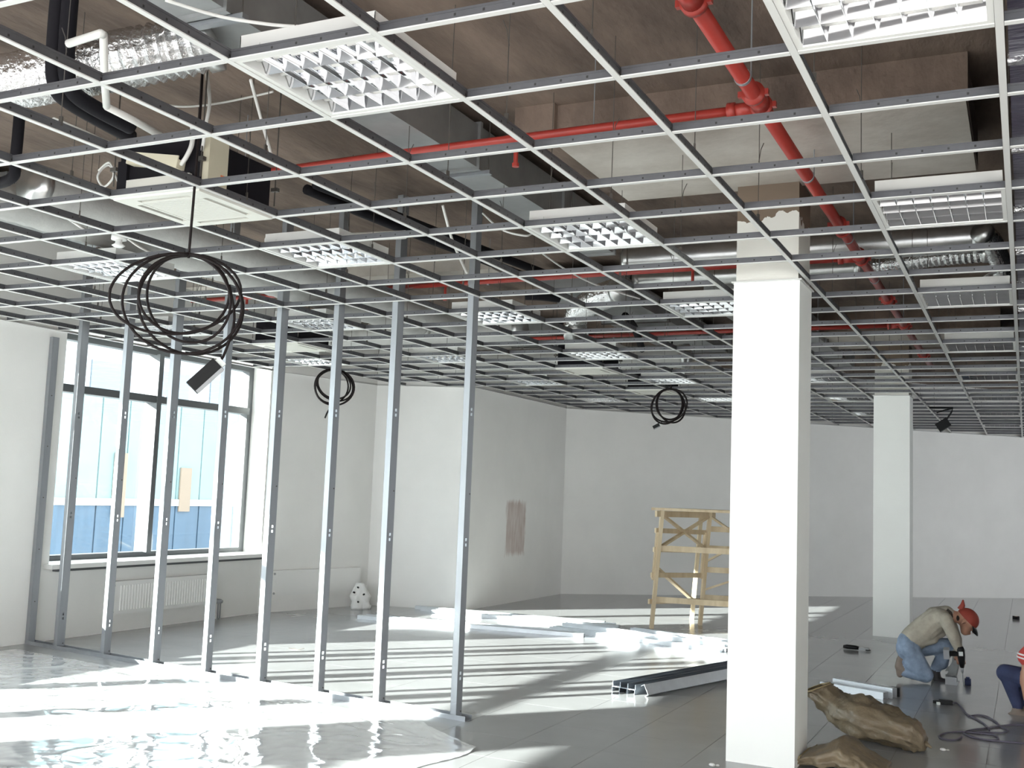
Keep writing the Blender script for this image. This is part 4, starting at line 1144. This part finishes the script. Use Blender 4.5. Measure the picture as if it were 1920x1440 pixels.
# ================================================================ SMALL THINGS ON THE FLOOR
# extension cord: plug block and loops
t0 = F(1778, 1322)
t = thing('extension_cord', 'tangled grey extension cord with plug lying on the tiles', 'cord', t0)
def cord(pts): 
    P = [F(1620 + a / 4.8, 1100 + b / 4.8, .007) - t0 for a, b in pts]
    MB().tube(bez(P, 8), .0065, 6).build('cord_loop', 'grey_cable', t, True)
cord([(760, 1060), (830, 1045), (880, 1090), (930, 1150), (1020, 1195), (1090, 1240), (1130, 1295)])
cord([(940, 1165), (1030, 1155), (1120, 1175), (1190, 1220), (1240, 1265), (1295, 1290), (1240, 1315), (1100, 1310), (980, 1310), (860, 1305), (740, 1315), (675, 1345), (720, 1372), (820, 1378), (880, 1350)])
cord([(890, 1312), (960, 1290), (1080, 1275), (1220, 1255), (1330, 1246), (1500, 1246)])
cord([(900, 1320), (960, 1352), (1060, 1370), (1150, 1380), (1210, 1370), (1170, 1335), (1050, 1320), (900, 1305)])
cord([(930, 1335), (1030, 1365), (1150, 1385), (1300, 1398), (1500, 1415)])
MB().obox((-.02, 0, .022), (.05, .01, 0), (-.005, .025, 0), (0, 0, .018)).obox((-.09, .02, .012), (.03, 0, 0), (0, .012, 0), (0, 0, .012)).build('plug', 'black_plastic', t)
MB().obox((-.075, -.03, .010), (.012, .004, 0), (-.004, .012, 0), (0, 0, .010)).build('pale_pin', 'label_pale', t)
# battery drill / tape measure on the offcut
q = F(1677, 1305); 
t = thing('tape_measure', 'yellow and black tape measure beside the short steel offcuts', 'tape measure', q)
MB().box(-.045, .045, -.03, .03, 0, .075).build('case', 'black_plastic', t)
MB().disc((0, -.031, .045), (0, 1, 0), .024, .004, 14).build('yellow_badge', 'yellow_plastic', t)
MB().box(-.13, -.04, -.01, .01, .048, .056).build('blade', 'wire', t)
MB().prism([(-.10, -.03), (-.045, -.03), (-.045, .03)], 0, .03).build('hook_block', 'tool_grey', t)
# pliers / grinder on the floor behind
q = F(1605, 1219)
t = thing('angle_tool', 'dark hand tool lying flat on the tiles left of the worker', 'tool', q)
MB().tube([(-.14, .01, .025), (-.10, .01, .028), (0, 0, .028), (.03, 0, .025)], [.018, .026, .024, .018], 10).build('handle', 'black_plastic', t, True)
MB().box(.03, .14, -.015, .015, .008, .03).build('head', 'tool_grey', t)
MB().disc((.13, 0, .012), (0, 0, 1), .03, .012, 14).build('disc', 'black_plastic', t)
# puck
q = F(1905, 1161)
t = thing('tape_roll', 'small dark roll of tape far back on the tiles', 'tape roll', q)
MB().tube([(0, 0, 0), (0, 0, .045)], .05, 18).build('roll', 'black_foam', t, True)
MB().tube([(0, 0, .045), (0, 0, .047)], .025, 14).build('core', 'timber', t)
# debris
for k, (x, y, lab) in enumerate(((1768, 1408, 'white crumb of debris beside the sack'), (1335, 1437, 'white scrap of foil left of the large column base'), (1712, 1216, 'scrap of wire on the tiles left of the worker'), (555, 1218, 'bent scrap of wire near the sixth stud'))):
    q = F(x, y)
    if k in (2, 3): o = MB().tube(bez([(-.09, 0, .004), (-.03, .01, .006), (.03, -.005, .004), (.09, .01, .02)], 5), .004, 6).build('wire_scrap', 'wire')
    else: o = MB().ell((0, 0, .010), (.022, .014, .010), None, 7, 5).ell((.03, .02, .006), (.012, .016, .006), None, 6, 4).build('debris_scrap', 'paint_white')
    o.location = q; tag(o, lab, 'debris')

# ================================================================ OUTSIDE THE WINDOW
g = tag(MB().box(-60, WL - .45, -60, 80, -.6, -.35).build('ground_outside', 'ground'), kind='structure')
FX = -14.0
t = thing('street_hoarding', 'pale blue glazed hoarding outside the window with white rail', 'fence', (FX, 13, -.35))
for k in range(20):
    y = -5.0 + k * .62
    MB().box(-.04, .04, y + .01, y + .60, 1.62, 3.42).build('upper_panel', 'facade_cyan', t)
    MB().box(-.05, .05, y + .01, y + .60, .2, 1.50).build('lower_panel', 'facade_blue', t)
MB().box(-.02, .07, -5.2, 7.6, 1.50, 1.62).build('rail', 'facade_white', t)
for k in range(7): MB().box(-.08, -.04, -5 + k * 2, -4.9 + k * 2, 0, 3.5).build('post', 'facade_steel', t)
for y, z0, z1 in ((-2.2, 1.3, 2.4), (-.6, 1.4, 2.2), (2.6, 1.0, 1.55)):
    MB().box(.05, .08, y, y + .28, z0, z1).build('orange_sheet', 'facade_orange', t)
t = thing('street_building', 'hazy pale building beyond the hoarding outside the window', 'building', (-32, 24, -.35))
MB().box(-3, 3, -16, 12, 0, 7).build('wall', 'facade_white', t)
for k in range(9):
    for z in (1.5, 4.4): MB().box(3.0, 3.06, -15 + k * 3, -13.2 + k * 3, z, z + 1.6).build('window', 'facade_steel', t)
